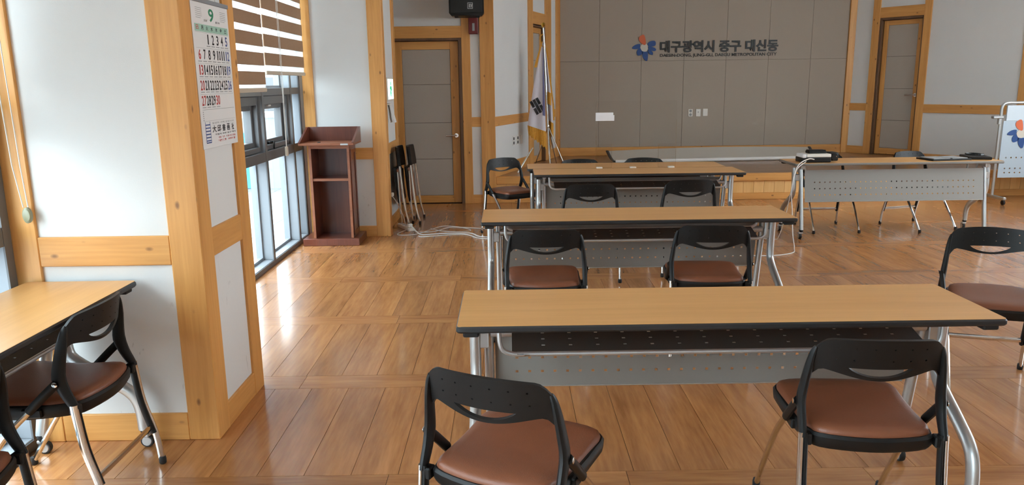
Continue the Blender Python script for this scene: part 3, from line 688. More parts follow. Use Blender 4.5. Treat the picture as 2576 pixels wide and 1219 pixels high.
# ---- folded chairs leaning in the niche
def folded_chair(loc, lab):
    r = empty('folded_chair', loc, 0); tag(r, lab, 'chair', 'folded chairs in the niche')
    # stands edge-on: width along y, thickness along x, leaning to the wall at -x
    t = lambda x, y, z: (x - .10 * z, y, z)
    m = MB(); rings = []
    for z, hw, th in ((.62, .205, .012), (.66, .20, .014), (.75, .19, .014), (.82, .178, .012), (.835, .165, .009)):
        ring = []
        for k in range(9): u = -1 + 2 * k / 8; ring.append(t(.05 + .035 * (u * u) - th, u * hw, z))
        for k in range(9): u = 1 - 2 * k / 8; ring.append(t(.05 + .035 * (u * u) + th, u * hw, z))
        rings.append(ring)
    m.loft(rings); m.build('backrest', 'black_plastic', r, True)
    m = MB(); m.bbox(-.012, .02, -.19, .19, .24, .62, .012, 2); m.v = [Vector(t(v.x + .02, v.y, v.z)) for v in m.v]; m.build('seat_shell', 'black_plastic', r)
    m = MB(); m.bbox(.016, .034, -.178, .178, .255, .605, .008, 2); m.v = [Vector(t(v.x + .02, v.y, v.z)) for v in m.v]; m.build('seat', 'leather_tan', r)
    for sy in (-1, 1):
        m = MB(); m.sweep([t(.085, sy * .2, .64), t(.08, sy * .205, .45), t(.08, sy * .21, .2), t(.10, sy * .212, .012)], .012, .009, 8, (1, 0, 0), True, 3); m.build('leg', 'chrome', r, True)
        m = MB(); m.sweep([t(.055, sy * .19, .58), t(.035, sy * .19, .3), t(.02, sy * .19, .012)], .010, .010, 8, (1, 0, 0), True, 3); m.build('leg', 'chrome', r, True)
        m = MB(); m.lathe([(.012, 0), (.014, .004), (.014, .035)], (.099, sy * .212, 0), 10); m.build('foot_cap', 'black_rubber', r, True)
        m = MB(); m.lathe([(.012, 0), (.014, .004), (.014, .035)], (.02, sy * .19, 0), 10); m.build('foot_cap', 'black_rubber', r, True)
    return r
folded_chair((-1.165, 8.30, 0), 'folded black chair leaning in the niche, the one against the wall')
folded_chair((-1.06, 8.40, 0), 'folded black chair leaning in the niche, the one nearer the door')
# ---- lectern
lc = empty('lectern', (-1.66, 7.30, 0)); tag(lc, 'dark red-brown wooden lectern with open shelves beside the window', 'lectern')
box('base', -.285, .245, -.19, .20, 0, .068, 'mahogany', lc, .004)
for a, b in ((-.188, -.166), (.166, .188)):
    s_ = box('side_panel', a, b, -.150, .15, .068, .945, 'mahogany', lc, .002)
    box('edge_strip', a, b, -.156, -.150, .07, .94, 'mahogany_edge', s_)
m = MB(); sxr = .188
for q in ((-.12, .12, .09, .13), (-.12, .12, .86, .90), (-.12, -.085, .13, .86), (.085, .12, .13, .86)): m.bbox(sxr - .001, sxr + .007, q[0], q[1], q[2], q[3], .002)
m.build('side_moulding', 'mahogany', lc)
box('back_panel', -.166, .166, .125, .145, .068, .945, 'mahogany', lc)
sh = box('shelf', -.166, .166, -.14, .125, .612, .634, 'mahogany', lc); box('edge_strip', -.166, .166, -.147, -.14, .611, .635, 'mahogany_edge', sh)
box('cross_rail', -.166, .166, -.15, -.135, .912, .945, 'mahogany_edge', lc)
box('reading_top', -.268, .242, -.20, .17, .945, .966, 'mahogany_edge', lc, .003)
for a, b in ((-.268, -.250), (.224, .242)):
    m = MB(); m.prism([(-.20, .966), (.17, .966), (.17, 1.098), (.12, 1.098), (-.20, .975)], a, b, 'yz'); m.build('side_wing', 'mahogany', lc)
box('tray_back', -.250, .224, .15, .17, .966, 1.098, 'mahogany', lc, .002)
m = MB(); m.bbox(.12, .19, -.203, -.1995, .947, .962, .001); m.build('name_plate', 'silver_paint', lc)
m = MB(); m.bbox(-.11, -.085, -.12, -.09, .966, .974, .003); mi = m.build('clip_mount', 'black_rubber', lc)
# ---- zebra blinds
def zebra(name, y0, y1, zbot, ztop, first_top, label, pit=.146, bh=.098, xb=-1.93):
    r = empty(name, (xb, (y0 + y1) / 2, 0)); tag(r, label, 'blind', 'striped roller blinds over the left window')
    hw = (y1 - y0) / 2
    box('roller_case', -.04, .04, -hw, hw, ztop, ztop + .09, 'blind_rail', r, .01)
    z = first_top
    zs = []
    while z < ztop: zs.append((z - bh, min(z, ztop))); z += pit
    prev = zbot + .03
    for a, b in zs:
        if a - prev > .005: box('sheer_band', -.0015, .0015, -hw + .004, hw - .004, prev, a, 'blind_sheer', r)
        if b > prev: box('fabric_band', -.004, .004, -hw, hw, max(a, prev), b, 'blind_brown', r)
        prev = max(b, prev)
    box('bottom_rail', -.012, .012, -hw, hw, zbot, zbot + .032, 'blind_rail', r, .006, 2)
    return r
zebra('roller_blind', 5.42, 6.275, 1.445, 2.92, 1.600, 'brown and sheer striped roller blind nearest the pine pier')
zebra('roller_blind', 6.305, 7.50, 1.578, 2.92, 1.752, 'brown and sheer striped roller blind above the lectern')
zebra('roller_blind', 3.74, 5.39, 1.445, 2.92, 1.600, 'brown and sheer striped roller blind hidden behind the pier')
for k_, (y0_, y1_) in enumerate(((.72, 1.87), (1.93, 2.98))):
    zebra('roller_blind', y0_, y1_, 1.32, 2.92, 1.48, ('brown and sheer striped roller blind over the near left window, by the viewer', 'brown and sheer striped roller blind over the near left window, by the left pine post')[k_], xb=-1.985)
r = empty('blind_cord', (-1.88, 6.56, 0)); tag(r, 'thin white loop cord with pale weight hanging before the sashes', 'cord')
m = MB()
for dy in (-.018, .018): m.sweep([(0, dy, 2.9), (.004, dy * .9, 1.6), (0, dy * .3, .985)], .0022, seg=5)
m.build('cord', 'white_cable', r, True)
m = MB(); m.bbox(-.012, .012, -.016, .016, .905, .985, .008, 2); m.build('weight', 'blind_rail', r)
r = empty('blind_cord', (-1.955, 3.062, 0)); tag(r, 'white loop cord with olive disc weight hanging on the left pine post', 'cord')
m = MB()
for dx in (-.02, .012): m.sweep([(dx * 1.4 - .03, 0, 2.9), (dx * 1.2 - .01, .002, 1.7), (dx + .002, 0, 1.2), (dx * .6 + .014, .002, 1.03)], .0024, seg=5)
m.build('cord', 'white_cable', r, True)
m = MB(); prof = []
m.lathe([(.020, -.010), (.026, -.005), (.026, .005), (.020, .010)], (0, 0, 0), 20, 'y'); m.v = [Vector((v.x * .72 + .016, v.y, v.z * 1.25 + .998)) for v in m.v]
m.build('weight', 'weight_green', r, True)
# ---- calendar on the pier
cal = empty('wall_calendar', (-1.258, 3.40, 1.24)); tag(cal, 'tall paper wall calendar showing September on the pier', 'calendar')
CWd, CHt = .412, .598
def CT(d):
    return lambda a, b: (d, -CWd / 2 + a * CWd, b * CHt)
m = MB(); m.bbox(-.003, .001, -CWd / 2, CWd / 2, 0, CHt, .0008); page = m.build('page', 'paper', cal)
m = MB(); m.bbox(-.004, .006, -CWd / 2 - .004, CWd / 2 + .004, CHt - .004, CHt + .014, .002); m.build('binding', 'aluminium_light', cal)
m = MB(); m.sweep([(0, -.08, CHt + .012), (.002, 0, CHt + .06), (0, .08, CHt + .012)], .0012, seg=5); m.build('hanging_string', 'white_cable', cal)
PX = .0016
def pr_rect(m, a0, a1, b0, b1, d=PX): m.add([CT(d)(a0, b0), CT(d)(a1, b0), CT(d)(a1, b1), CT(d)(a0, b1)], [(0, 1, 2, 3)])
blk, red, blu, grn, gry = MB(), MB(), MB(), MB(), MB()
put_text(grn, glyph('9', .02), (.44, .58, .875, .965), CT(PX))
put_text(gry, WORDS['2020'], (.30, .39, .872, .886), CT(PX)); put_text(blk, WORDS['庚子年'], (.62, .74, .870, .886), CT(PX))
for a0 in (.08, .74):
    for k in range(6): pr_rect(gry, a0 + .02, a0 + .18 - (.03 if k == 5 else 0), .955 - k * .013, .958 - k * .013)
hd_ = MB(); pr_rect(hd_, .05, .965, .800, .850, .0012); hd_.build('weekday_strip', 'header_green', page)
for i, ch in enumerate('日月火水木金土'):
    put_text(red if i == 0 else blk, glyph(ch, .02), (.085 + i * .128, .145 + i * .128, .812, .842), CT(PX))
day = 1
for row in range(5):
    for col in range(7):
        if row == 0 and col < 2: continue
        if day > 30: break
        tgt = red if (col == 0 or day == 30) else (blu if col == 6 else blk)
        z1 = .785 - row * .105; a0 = .075 + col * .128; s = str(day)
        def dg_(c, lo, hi):
            if c == '1': lo, hi = lo + (hi - lo) * .22, lo + (hi - lo) * .72
            put_text(tgt, glyph(c, .02), (lo, hi, z1 - .068, z1), CT(PX))
        if len(s) == 1: dg_(s, a0 + .016, a0 + .074)
        else:
            dg_(s[0], a0 - .010, a0 + .040); dg_(s[1], a0 + .050, a0 + .100)
        pr_rect(gry, a0 - .01, a0 + .09, z1 - .083, z1 - .078)
        day += 1
    pr_rect(gry, .05, .965, .785 - row * .105 + .009, .785 - row * .105 + .0105)
pr_rect(gry, .06, .965, .268, .2705); pr_rect(gry, .06, .965, .19, .1912)
for k in range(5): pr_rect(gry, .06, .08, .25 - k * .014, .257 - k * .014)
for i, ch in enumerate('大邱書画社'):
    put_text(blk, glyph(ch, .02), (.27 + i * .142, .27 + i * .142 + .115 - .012 * i, .105, .155), CT(PX))
put_text(gry, WORDS['동양화 서예 문방사우'], (.28, .92, .165, .178), CT(PX)); put_text(blk, WORDS['지필묵 벼루 표구 액자'], (.34, .95, .083, .095), CT(PX))
put_text(red, WORDS['중구 대신동'], (.42, .94, .058, .072), CT(PX)); put_text(red, WORDS['전화'], (.40, .95, .035, .050), CT(PX))
for k in range(6): pr_rect(blu, .10, .215, .05 + k * .022, .058 + k * .022)
pr_rect(blu, .09, .225, .036, .044); pr_rect(blu, .215, .225, .036, .185); pr_rect(blu, .09, .10, .036, .185)
for m, n, mt in ((blk, 'black_print', 'print_black'), (red, 'red_print', 'print_red'), (blu, 'blue_print', 'print_blue'), (grn, 'month_number', 'print_green'), (gry, 'fine_print', 'print_grey')): m.build(n, mt, page)['kind'] = 'stuff'
# ---- emblem and lettering on the fabric wall
PET = {'o': [(0, -35), (20, -48), (17, -95), (0, -170), (-20, -190), (-48, -182), (-80, -158), (-90, -125), (-72, -85), (-38, -55)],
       'b': [[(-62, -52), (-95, -55), (-140, -42), (-172, -20), (-192, 8), (-160, 20), (-120, 22), (-98, 18), (-62, 0), (-66, -28)],
             [(-62, -2), (-100, 20), (-118, 60), (-112, 95), (-92, 118), (-60, 110), (-35, 95), (-18, 62), (-48, 38)],
             [(-40, 48), (-35, 95), (-20, 150), (15, 190), (42, 198), (52, 165), (55, 110), (52, 52), (5, 62)],
             [(45, 42), (62, 80), (95, 105), (128, 108), (130, 75), (100, 40), (60, 20)],
             [(52, -5), (60, 22), (100, 40), (140, 55), (172, 45), (175, 25), (155, 5), (110, -12), (60, -20)],
             [(40, -48), (60, -80), (105, -98), (150, -98), (168, -75), (165, -30), (130, -15), (60, -10), (52, -35)]]}
def emblem(par, cx, cz, s, yf, th=.012):
    e = empty('emblem', (cx, yf, cz)); e.parent = par
    m = MB(); m.prism(chaikin([(a * s, -b * s) for a, b in PET['o']], 2), -th, 0); m.build('petal', 'emblem_orange', e)
    for p in PET['b']:
        m = MB(); m.prism(chaikin([(a * s, -b * s) for a, b in p], 2), -th, 0); m.build('petal', 'emblem_blue', e)
    m = MB(); m.lathe([(60 * s, -.003), (60 * s, 0)], (0, 0, 0), 20, 'y'); m.build('disc', 'emblem_white', e)
    return e
ws = empty('wall_sign', (0, 0, 0)); tag(ws, 'flower emblem with black Korean and English lettering on the fabric wall', 'sign')
emblem(ws, 2.135, 1.985, .001035, 12.2165)
def wall_line(chars, x0, x1, z0, z1, th, nm):
    allv = [v for c in chars for v in c[1]]; a0, a1, b0, b1 = bounds(allv)
    sx, sz = (x1 - x0) / (a1 - a0), (z1 - z0) / (b1 - b0)
    for ch, vs, fs in chars:
        P = [(x0 + (v.x - a0) * sx, z0 + (v.y - b0) * sz) for v in vs]
        m = MB(); n = len(P)
        m.v = [Vector((x, 12.2165 - th, z)) for x, z in P] + [Vector((x, 12.2165, z)) for x, z in P]
        cnt = {}
        for f in fs:
            for i in range(len(f)):
                e = (f[i], f[(i + 1) % len(f)]); cnt[e] = 1
        m.f = [list(f) for f in fs]
        for (a, b) in cnt:
            if (b, a) not in cnt: m.f.append([b, a, a + n, b + n])
        m.build(nm, 'letter_black', ws)
wall_line(LINE_KO, 2.375, 4.205, 1.905, 2.085, .012, 'letter')
wall_line(LINE_EN, 2.378, 4.190, 1.828, 1.888, .006, 'small_letter')
# ---- wall sockets
def socket(x0, x1, z0, z1, kind, lab):
    r = empty('wall_plate', ((x0 + x1) / 2, 12.2165, (z0 + z1) / 2)); tag(r, lab, 'socket', 'cover plates on the fabric wall')
    w, h = (x1 - x0) / 2, (z1 - z0) / 2
    m = MB(); m.bbox(-w, w, -.010, 0, -h, h, .003); m.build('plate', 'white_plastic', r)
    if kind == 2:
        m = MB()
        for dz in (-.028, .028): m.lathe([(.021, -.0115), (.021, -.009)], (0, 0, dz), 14, 'y')
        m.build('outlet_ring', 'print_grey', r)
    elif kind == 1:
        m = MB(); m.lathe([(.009, -.012), (.009, -.009)], (0, 0, .01), 10, 'y'); m.build('jack', 'print_grey', r)
    return r
socket(2.846, 2.916, .925, 1.040, 2, 'white double socket plate, leftmost of three on the fabric wall')
socket(2.965, 3.040, .925, 1.040, 1, 'white plate with a small jack, middle of three on the fabric wall')
socket(3.077, 3.152, .928, 1.043, 0, 'blank white plate, rightmost of three on the fabric wall')
for s_, w_, mt, lab in ((.683, .06, 'print_grey', 'dark socket plate in the flag shadow, left of three low on the angled wall'), (.842, .06, 'print_grey', 'dark socket plate in the flag shadow, middle of three low on the angled wall'), (.99, .07, 'white_plastic', 'white socket plate, right of three low on the angled wall')):
    r = empty('wall_plate', (A0.x + math.cos(aA) * s_, A0.y + math.sin(aA) * s_, .73), aA); tag(r, lab, 'socket', 'cover plates on the angled wall')
    m = MB(); m.bbox(-w_ / 2, w_ / 2, -.010, 0, -.06, .06, .003); m.build('plate', 'white_plastic', r)
    if mt == 'print_grey':
        m = MB()
        for dz in (-.028, .028): m.lathe([(.022, -.0115), (.022, -.009)], (0, 0, dz), 14, 'y')
        m.build('outlet_ring', 'print_black', r)
# ---- loudspeaker and alarm box
sp = empty('loudspeaker', (-.455, 9.36, 2.25)); tag(sp, 'black loudspeaker hung high on the pine post by the door', 'speaker')
m = MB(); rings = []
for z, w0, w1 in ((0, .175, .12), (.03, .20, .14), (.62, .20, .14), (.65, .185, .13)): rings.append([(-w0, -.16, z), (w0, -.16, z), (w0, -.02, z), (w1, .17, z), (-w1, .17, z), (-w0, -.02, z)])
m.loft(rings); m.build('cabinet', 'black_plastic', sp)
m = MB(); m.bbox(-.185, .185, -.172, -.158, .03, .62, .012, 2); m.build('grille', 'speaker_grille', sp)
m = MB()
for q in ((-.03, .03, .075, .080), (-.03, .03, .137, .142), (-.03, -.025, .08, .137), (.025, .03, .08, .137)): m.box(q[0] + .045, q[1] + .045, -.175, -.171, q[2], q[3])
for q in ((-.014, -.006, .09, .127), (-.006, .004, .119, .127), (-.006, .002, .105, .111), (-.006, .004, .09, .097)): m.box(q[0] + .045, q[1] + .045, -.175, -.171, q[2], q[3])
m.prism([(.045 + .004, .127), (.045 + .011, .127), (.045 + .014, .105), (.045 + .019, .127), (.045 + .026, .127), (.045 + .016, .088), (.045 + .011, .088)], -.175, -.171)
m.build('badge', 'silver_paint', sp)
m = MB(); m.bbox(-.04, .04, .16, .225, .25, .40, .005); m.build('wall_bracket', 'black_plastic', sp)
for dx in (-.12, .13):
    m = MB(); m.bbox(dx - .02, dx + .02, -.11, -.06, -.018, .004, .004); m.build('foot', 'black_rubber', sp)
al = empty('alarm_box', (-.39, 9.575, 2.12)); tag(al, 'dark red alarm box under the loudspeaker', 'alarm')
m = MB(); m.bbox(-.062, .05, -.03, .025, -.055, .20, .006); m.build('housing', 'alarm_red', al)
m = MB(); m.bbox(-.018, .012, -.034, -.029, -.02, .07, .002); m.build('label_plate', 'print_grey', al)
# ---- exit sign, key tags, niche socket with leads
ex = empty('exit_sign', (-1.248, 8.0, 1.44)); tag(ex, 'glowing green exit sign on the niche wall', 'sign')
m = MB(); m.bbox(0, .06, -.19, .19, -.115, .115, .006); m.build('housing', 'white_plastic', ex)
m = MB(); m.bbox(.059, .063, -.175, .175, -.10, .10, .002); m.build('lit_face', 'exit_white', ex)
m = MB(); m.lathe([(.022, .0635), (.022, .065)], (0, -.01, .055), 12, 'x'); m.prism([(-.05, .03), (.03, .03), (.055, -.01), (.04, -.02), (.02, .0), (.015, -.03), (.04, -.07), (.02, -.08), (-.015, -.035), (-.05, -.075), (-.07, -.06), (-.03, -.01), (-.035, .01), (-.07, -.01), (-.08, .0)], .0635, .065, 'yz'); m.build('running_figure', 'exit_green', ex)
nt_ = empty('notice_board', (-1.248, 8.0, 1.2)); tag(nt_, 'small white notice cards hanging under the exit sign', 'notice')
for k in range(3):
    m = MB(); m.bbox(.004 + .02 * k, .007 + .02 * k, -.10 + .03 * k, .06 + .03 * k, -.10, .08, .001); m.v = [Vector((v.x + (v.z - .08) * -.12 * k, v.y, v.z)) for v in m.v]; m.build('card', 'paper', nt_)
m = MB(); m.bbox(0, .05, -.02, .10, .08, .095, .003); m.build('hanger', 'white_plastic', nt_)
ns = empty('wall_plate', (-1.249, 7.95, .36)); tag(ns, 'white socket plate low on the niche wall with leads plugged in', 'socket')
m = MB(); m.bbox(0, .010, -.06, .06, -.04, .04, .003); m.build('plate', 'white_plastic', ns)
m = MB(); m.bbox(.01, .05, -.04, -.005, -.018, .018, .005); m.bbox(.01, .05, .01, .045, -.018, .018, .005); m.build('plug', 'white_plastic', ns)
def cable(name, pts, rad, label, mat='white_cable', n=6, cat='cable', group='white leads on the floor by the niche'):
    m = MB(); m.sweep(pts, rad, seg=7, ref=(0, 0, 1), smooth_n=n)
    o = m.build(name, mat, None, True); tag(o, label, cat, group); return o
ps = empty('power_strip', (-1.085, 7.93, 0), math.radians(-62)); tag(ps, 'white power strip lying on the floor by the niche', 'power strip')
m = MB(); m.bbox(-.17, .17, -.03, .03, 0, .038, .008, 2); m.build('body', 'white_plastic', ps)
m = MB()
for k in range(4): m.lathe([(.02, .036), (.02, .0395)], (-.12 + k * .075, 0, 0), 12)
m.build('socket_ring', 'print_grey', ps)
m = MB(); m.bbox(.105, .155, -.024, .024, .038, .075, .008, 2); m.build('plug', 'white_plastic', ps)
R_ = .005
cable('power_lead', [(-1.215, 7.93, .35), (-1.18, 7.94, .30), (-1.13, 8.05, .14), (-1.10, 8.02, .03), (-1.13, 7.98, .008), (-1.155, 7.99, .008)], .004, 'thin white lead hanging from the niche socket to the power strip')
cable('power_lead', [(-1.03, 7.80, .058), (-.99, 7.76, .05), (-.93, 7.66, .012), (-.86, 7.56, .007), (-.70, 7.60, .007), (-.50, 7.62, .007), (-.38, 7.60, .007), (-.28, 7.42, .007), (-.12, 7.40, .007), (.30, 7.35, .007)], .0065, 'thick white lead running from the power strip plug under the tables')
cable('power_lead', [(-.90, 7.50, .006), (-.86, 7.46, .006), (-.72, 7.50, .006), (-.45, 7.56, .006), (-.30, 7.36, .006), (-.15, 7.31, .006), (.30, 7.28, .006)], .005, 'white lead lying closest to the viewer beside the thick one')
cable('power_lead', [(-1.00, 7.84, .006), (-.90, 7.70, .006), (-.75, 7.75, .006), (-.62, 7.95, .006), (-.45, 7.92, .006), (-.25, 7.86, .006), (.0, 7.88, .006), (.30, 7.86, .006)], .0045, 'white lead running straight along the back towards the tables')
cable('power_lead', [(-1.06, 7.86, .006), (-1.13, 7.62, .006), (-1.05, 7.56, .006), (-.92, 7.62, .006), (-.80, 7.86, .006), (-.70, 8.02, .006), (-.55, 7.98, .006), (-.42, 7.84, .006), (-.40, 7.74, .006), (-.52, 7.70, .006), (-.70, 7.76, .006), (-.82, 7.90, .006)], .0035, 'thin white lead looped loosely over the others by the niche')
# ---- flag on its stand
fl = empty('flag_stand', (.572, 10.40, SZ)); tag(fl, 'national flag with gold fringe hanging on a chrome pole on the stage', 'flag')
def pole(t): return Vector((-.088 * t, 0, 1.904 * t))
m = MB(); m.sweep([pole(0), pole(.45)], .0135, seg=12); m.sweep([pole(.45), pole(.98)], .011, seg=12); m.build('pole', 'chrome', fl, True)
m = MB(); m.lathe([(.006, -.03), (.013, -.02), (.011, -.012), (.024, .0), (.029, .015), (.024, .030), (.011, .040), (.003, .044)], pole(.985), 14); m.build('finial', 'gold', fl, True)
m = MB(); m.lathe([(.017, -.02), (.021, 0), (.017, .02)], pole(.30), 12); m.build('collar', 'chrome', fl, True)
for an, rr_ in ((-18, .22), (70, .33), (145, .26)):
    t = math.radians(an); m = MB(); m.sweep([pole(.29) + Vector((.01 * math.cos(t), .01 * math.sin(t), 0)), Vector((rr_ * math.cos(t), rr_ * math.sin(t), .010))], .008, seg=8); m.build('stand_leg', 'chrome', fl, True)
def spread(t): return .012 + .250 * t ** .8
def drape(u, t):
    """u 0..1 across the cloth from the pole, t 0..1 from top to hem"""
    zz = 1.70 - 1.16 * t; px_ = -.088 * zz / 1.904
    x = px_ - .012 - .022 * t - (spread(t) - .02) * u
    yv = -.026 - .030 * math.sin(u * math.pi) * t - .020 * math.sin(u * 8.0 + .4) * (.2 + t) * (1 - .5 * u)
    return Vector((x, yv, zz + .055 * u * t - .03 * (1 - u) * t))
def drape2(u, t):
    zz = 1.66 - 1.0 * t; px_ = -.088 * zz / 1.904
    return Vector((px_ + .006 + (.010 + .060 * min(1, t * 1.3)) * u, .020 + .022 * math.sin(u * 7) * (.3 + t), zz - .05 * u * t))
def cloth(fn, nu, nt, mat, name, par, th=.003):
    m = MB()
    for j in range(nt + 1):
        for i in range(nu + 1): m.v.append(fn(i / nu, j / nt))
    for j in range(nt):
        for i in range(nu): a = j * (nu + 1) + i; m.f.append([a, a + 1, a + nu + 2, a + nu + 1])
    return solid(m.build(name, mat, par, True), th, 0, True, 60)
cl = cloth(drape, 24, 26, 'flag_white', 'banner', fl)
cloth(lambda u, t: drape(u, 1) + Vector((.012 * t, .003 * math.sin(u * 70), -(.235 - .11 * u + .012 * math.sin(u * 40)) * t)), 60, 3, 'gold_fringe', 'hem_fringe', cl, .006)
cloth(lambda u, t: drape(1, .02 + .30 * u) + Vector((-.030 * t * (.3 + u), -.004, 0)), 10, 2, 'gold_fringe', 'side_fringe', cl, .005)
cl2 = cloth(drape2, 14, 20, 'flag_white', 'back_fold', fl)
cloth(lambda u, t: drape2(u, 1) + Vector((.0, 0, -.19 * t)), 14, 3, 'gold_fringe', 'fold_fringe', cl2, .006)
cloth(lambda u, t: drape2(1, .06 + .90 * u) + Vector((.020 * t, -.004, .0)), 14, 2, 'gold_fringe', 'edge_fringe', cl2, .005)
cloth(lambda u, t: drape2(.15 + .8 * u, .62) + Vector((0, -.05, -.16 * t)), 10, 3, 'gold_fringe', 'tier_fringe', cl2, .006)
cloth(lambda u, t: drape(.02 + .16 * u, .03 + .80 * t) + Vector((.0, -.008, 0)), 4, 16, 'flag_blue', 'blue_fold', cl, .002)
def on_cloth(x, z):
    t = min(1, max(.02, (1.70 - z) / 1.16)); px_ = -.088 * (1.70 - 1.16 * t) / 1.904
    u = min(1, max(0, (px_ - .012 - .022 * t - x) / (spread(t) - .02))); return drape(u, t).y
ca, sa = math.cos(math.radians(29)), math.sin(math.radians(29))
for i, split in enumerate((1, 0, 1)):
    a0 = -.064 + i * .0445
    for b0, b1 in (((-.098, -.008), (.008, .098)) if split else ((-.098, .098),)):
        m = MB(); rings = []
        for q in range(7):
            bb = b0 + (b1 - b0) * q / 6; ring = []
            for aa, dy in ((a0, -.009), (a0 + .036, -.009), (a0 + .036, -.0045), (a0, -.0045)):
                x, z = -.172 + aa * ca - bb * sa, .845 + aa * sa + bb * ca; ring.append((x, on_cloth(x, z) + dy, z))
            rings.append(ring)
        m.loft(rings); m.build('trigram_bar', 'print_black', cl)
m = MB(); m.sweep([pole(.93) + Vector((-.012, -.01, 0)), pole(.91) + Vector((-.045, -.03, 0)), pole(.86) + Vector((-.035, -.03, 0)), pole(.84) + Vector((-.01, -.02, 0))], .007, seg=8, smooth_n=4); m.build('tassel_cord', 'gold_fringe', fl, True)
rod = MB(); rod.sweep([(.125, 9.93, SZ + .012), (.325, 10.02, SZ + .325)], .010, seg=10)
rod = rod.build('metal_rod', 'chrome', None, True); tag(rod, 'short chrome rod slanting up from the stage floor left of the flag', 'rod')
# ---- projection screen lying on the stage
scn = empty('projection_screen', (3.0, 11.3, SZ)); tag(scn, 'white projection screen sheet lying unrolled across the stage', 'screen')
def sheet(u, t):
    x = -1.46 + u * 3.0 + .16 * t * (u - .08) ; yv = -.30 + .75 * t + .22 * u; z = .022 + .14 * max(0, t - .25) ** 1.6 + .03 * math.sin(u * 3.1) * t
    return Vector((x, yv, z))
cloth(sheet, 24, 10, 'screen_white', 'sheet', scn, .004)
for u in (0, 1):
    m = MB(); m.sweep([sheet(u, k / 10) + Vector((-.008 if u == 0 else .008, 0, .004)) for k in range(11)], .024, .008, 8, (1, 0, 0)); m.build('black_border', 'black_edge', scn, True)
m = MB(); m.sweep([sheet(k / 12, 0) + Vector((.0, -.012, .006)) for k in range(13)], .026, seg=10, ref=(0, 0, 1)); m.build('weight_bar', 'screen_bar', scn, True)
# ---- acrylic screen on the back row table
ac = empty('acrylic_screen', (1.16, 6.93, .72)); tag(ac, 'clear acrylic desk screen standing on the back row table', 'screen')
m = MB(); m.bbox(-.365, .355, -.003, .003, .002, .60, .001); m.build('pane', 'acrylic', ac)
for x in (-.365, .355): box('pane_edge', x - .002, x + .002, -.0035, .0035, .002, .60 if x < 0 else .43, 'acrylic_edge', ac)
for sx, x in ((1, -.36), (-1, .35)):
    m = MB(); m.prism([(0, .001), (.15, .001), (.15, .215), (0, .215)], -.002, .002); m.v = [Vector((x + sx * v.x * .95, .006 + v.x * .28 + v.y, v.z)) for v in m.v]; w_ = m.build('wing', 'acrylic', ac)
    m = MB(); m.box(.148, .1535, -.003, .003, .001, .215); m.box(0, .15, -.003, .003, .0005, .005); m.v = [Vector((x + sx * v.x * .95, .006 + v.x * .28 + v.y, v.z)) for v in m.v]; m.build('wing_edge', 'acrylic_edge', w_)
for x in (-.335, -.03, .315):
    m = MB(); m.bbox(x - .028, x + .028, -.022, .022, 0, .014, .003); m.build('clip', 'white_plastic', ac)
m = MB(); m.bbox(-.372, -.205, -.0055, -.0035, .425, .475, .0005); m.bbox(-.372, -.215, -.0065, -.0045, .470, .498, .0005); m.build('paper_strip', 'paper_bright', ac)
# ---- projector and binders on the right table
pj = empty('projector', (2.90, 7.25, .72)); tag(pj, 'white and black projector on the left end of the grey-edged table', 'projector')
m = MB(); m.bbox(-.145, .125, -.09, .10, .0, .050, .010, 2); m.build('lower_case', 'black_plastic', pj)
m = MB(); m.bbox(-.105, .125, -.085, .10, .048, .080, .008, 2); m.build('upper_case', 'white_plastic', pj)
m = MB(); m.bbox(-.142, -.108, -.088, .09, .040, .078, .008, 2); m.build('end_cap', 'paper_bright', pj)
m = MB(); m.bbox(-.065, .10, -.03, .07, .080, .104, .006, 2); m.bbox(-.06, .095, -.025, .065, .104, .112, .003); m.build('top_unit', 'black_plastic', pj)
m = MB(); m.bbox(.12, .20, -.07, .06, .012, .092, .012, 2); m.lathe([(.030, -.082), (.032, -.07), (.032, -.06)], (.158, 0, .05), 16, 'y'); m.build('lens_unit', 'black_plastic', pj, True)
m = MB(); m.lathe([(.006, -.084), (.006, -.080)], (.172, 0, .056), 10, 'y'); m.build('lens_glint', 'chrome', pj)
cable('projector_lead', [(2.86, 7.155, .752), (2.78, 7.10, .76), (2.66, 7.03, .70), (2.605, 6.99, .50), (2.615, 6.97, .30), (2.60, 6.88, .10), (2.56, 6.72, .008), (2.45, 6.50, .006), (2.15, 6.42, .006), (1.5, 6.52, .006), (.9, 6.50, .006), (.15, 6.62, .006), (-.02, 6.95, .006), (.12, 7.18, .006), (.45, 7.22, .006)], .0048, 'white lead looping down from the projector to the floor', cat='cable', group='projector leads')
cable('projector_lead', [(2.78, 7.14, .735), (2.65, 7.03, .66), (2.60, 7.0, .45), (2.57, 7.02, .22), (2.54, 7.06, .05), (2.51, 7.10, .006), (2.30, 7.20, .006), (1.75, 7.16, .006), (1.2, 7.10, .006)], .0036, 'thin white lead hanging beside the projector lead', cat='cable', group='projector leads')
bd = empty('open_binder', (4.16, 7.30, .72), math.radians(8)); tag(bd, 'open black binder with grey sheets on the right end of the grey-edged table', 'binder')
m = MB(); m.bbox(-.20, .20, -.12, .13, 0, .014, .004); m.build('cover', 'black_plastic', bd)
for a, b in ((-.18, -.01), (.01, .17)):
    m = MB(); m.bbox(a, b, -.10, .10, .0142, .022, .002); m.build('sheet', 'print_grey', bd)
lp = empty('closed_laptop', (4.50, 7.37, .72), math.radians(-14)); tag(lp, 'closed black laptop with a curled cable on top, beside the binder', 'laptop')
m = MB(); m.bbox(-.10, .10, -.15, .14, .0, .026, .006, 2); m.build('case', 'black_plastic', lp)
m = MB(); pts = []
for k in range(41): t = k / 40 * math.pi * 4; pts.append((.075 * math.cos(t) - .01, .10 * math.sin(t), .034 + .012 * k / 40))
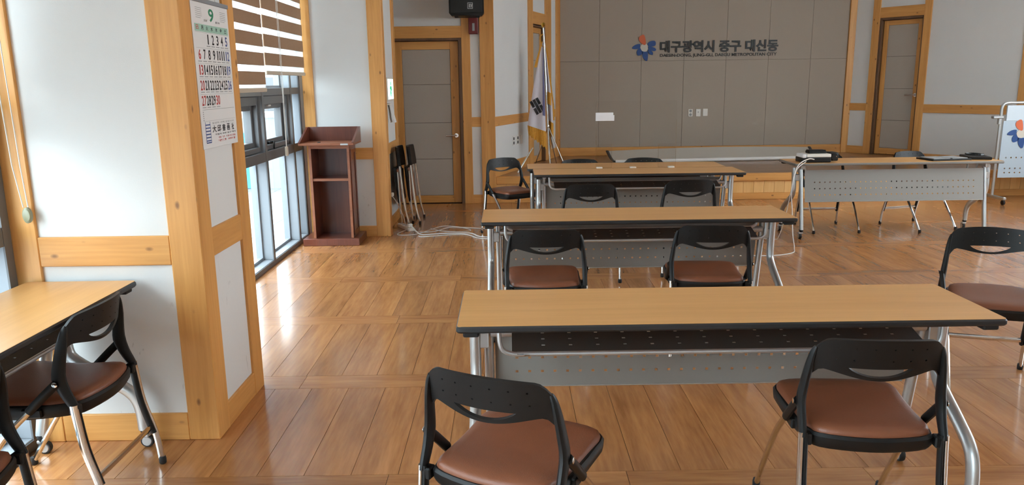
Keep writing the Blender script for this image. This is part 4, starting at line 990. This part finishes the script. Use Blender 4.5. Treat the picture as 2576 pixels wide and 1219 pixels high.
m.sweep(pts, .0045, seg=6); m.build('curled_cable', 'black_edge', lp, True)
# ---- rolling panel with the emblem
rp_ = empty('rolling_panel', (6.52, 9.12, 0), math.radians(0)); tag(rp_, 'blue-grey steel panel on wheels with the flower emblem at the right edge', 'panel')
XL = -.70
m = MB(); m.sweep([(XL, 0, .09), (XL, 0, 1.0), (XL, 0, 1.06), (XL, 0, 1.12), (XL + .02, 0, 1.165), (XL + .07, 0, 1.18), (XL + .13, 0, 1.18), (XL + .2, 0, 1.18), (.44, 0, 1.18), (.50, 0, 1.18), (.56, 0, 1.18), (.62, 0, 1.165), (.64, 0, 1.12), (.64, 0, 1.06), (.64, 0, 1.0), (.64, 0, .09)], .017, seg=12, ref=(0, 1, 0), smooth_n=3); m.build('tube_frame', 'silver_paint', rp_, True)
box('upper_sheet', XL + .06, .60, -.012, .008, .97, 1.15, 'blue_panel_pale', rp_, .003)
m = MB(); pitch = .062; cx = [XL + .10 + i * pitch for i in range(20)]; hw = .008
xs = sorted([XL + .025, .615] + [c + d for c in cx for d in (-hw, hw)]); zs = [.30, .352, .368, .402, .418, .53, .546, .97]
g = {}
for i, x in enumerate(xs):
    for j, z in enumerate(zs): g[i, j] = len(m.v); m.v.append(Vector((x, -.02, z)))
for i in range(len(xs) - 1):
    hole = any(abs((xs[i] + xs[i + 1]) / 2 - c) < hw * .9 for c in cx)
    for j in range(len(zs) - 1):
        if not (hole and j in (1, 3, 5)): m.f.append([g[i, j], g[i + 1, j], g[i + 1, j + 1], g[i, j + 1]])
o = solid(m.build('lower_sheet', 'blue_panel', rp_), .006)
e = emblem(rp_, XL + .245, .82, .00088, -.0245, .004)
m = MB(); m.bbox(XL - .10, XL + .02, -.03, .03, 1.0, 1.03, .006); m.bbox(XL - .03, XL + .0, -.02, .02, .93, 1.0, .005); m.build('side_bracket', 'silver_paint', rp_)
for x in (XL, .64):
    m = MB(); m.bbox(x - .02, x + .02, -.25, .25, .06, .095, .008); f = m.build('foot_bar', 'silver_paint', rp_)
    for yy in (-.22, .22):
        m = MB(); m.lathe([(.028, -.012), (.031, -.006), (.031, .006), (.028, .012)], (x, yy, .031), 14, 'x'); m.bbox(x - .008, x + .008, yy - .012, yy + .012, .04, .065, .003); m.build('caster', 'black_rubber', f, True)
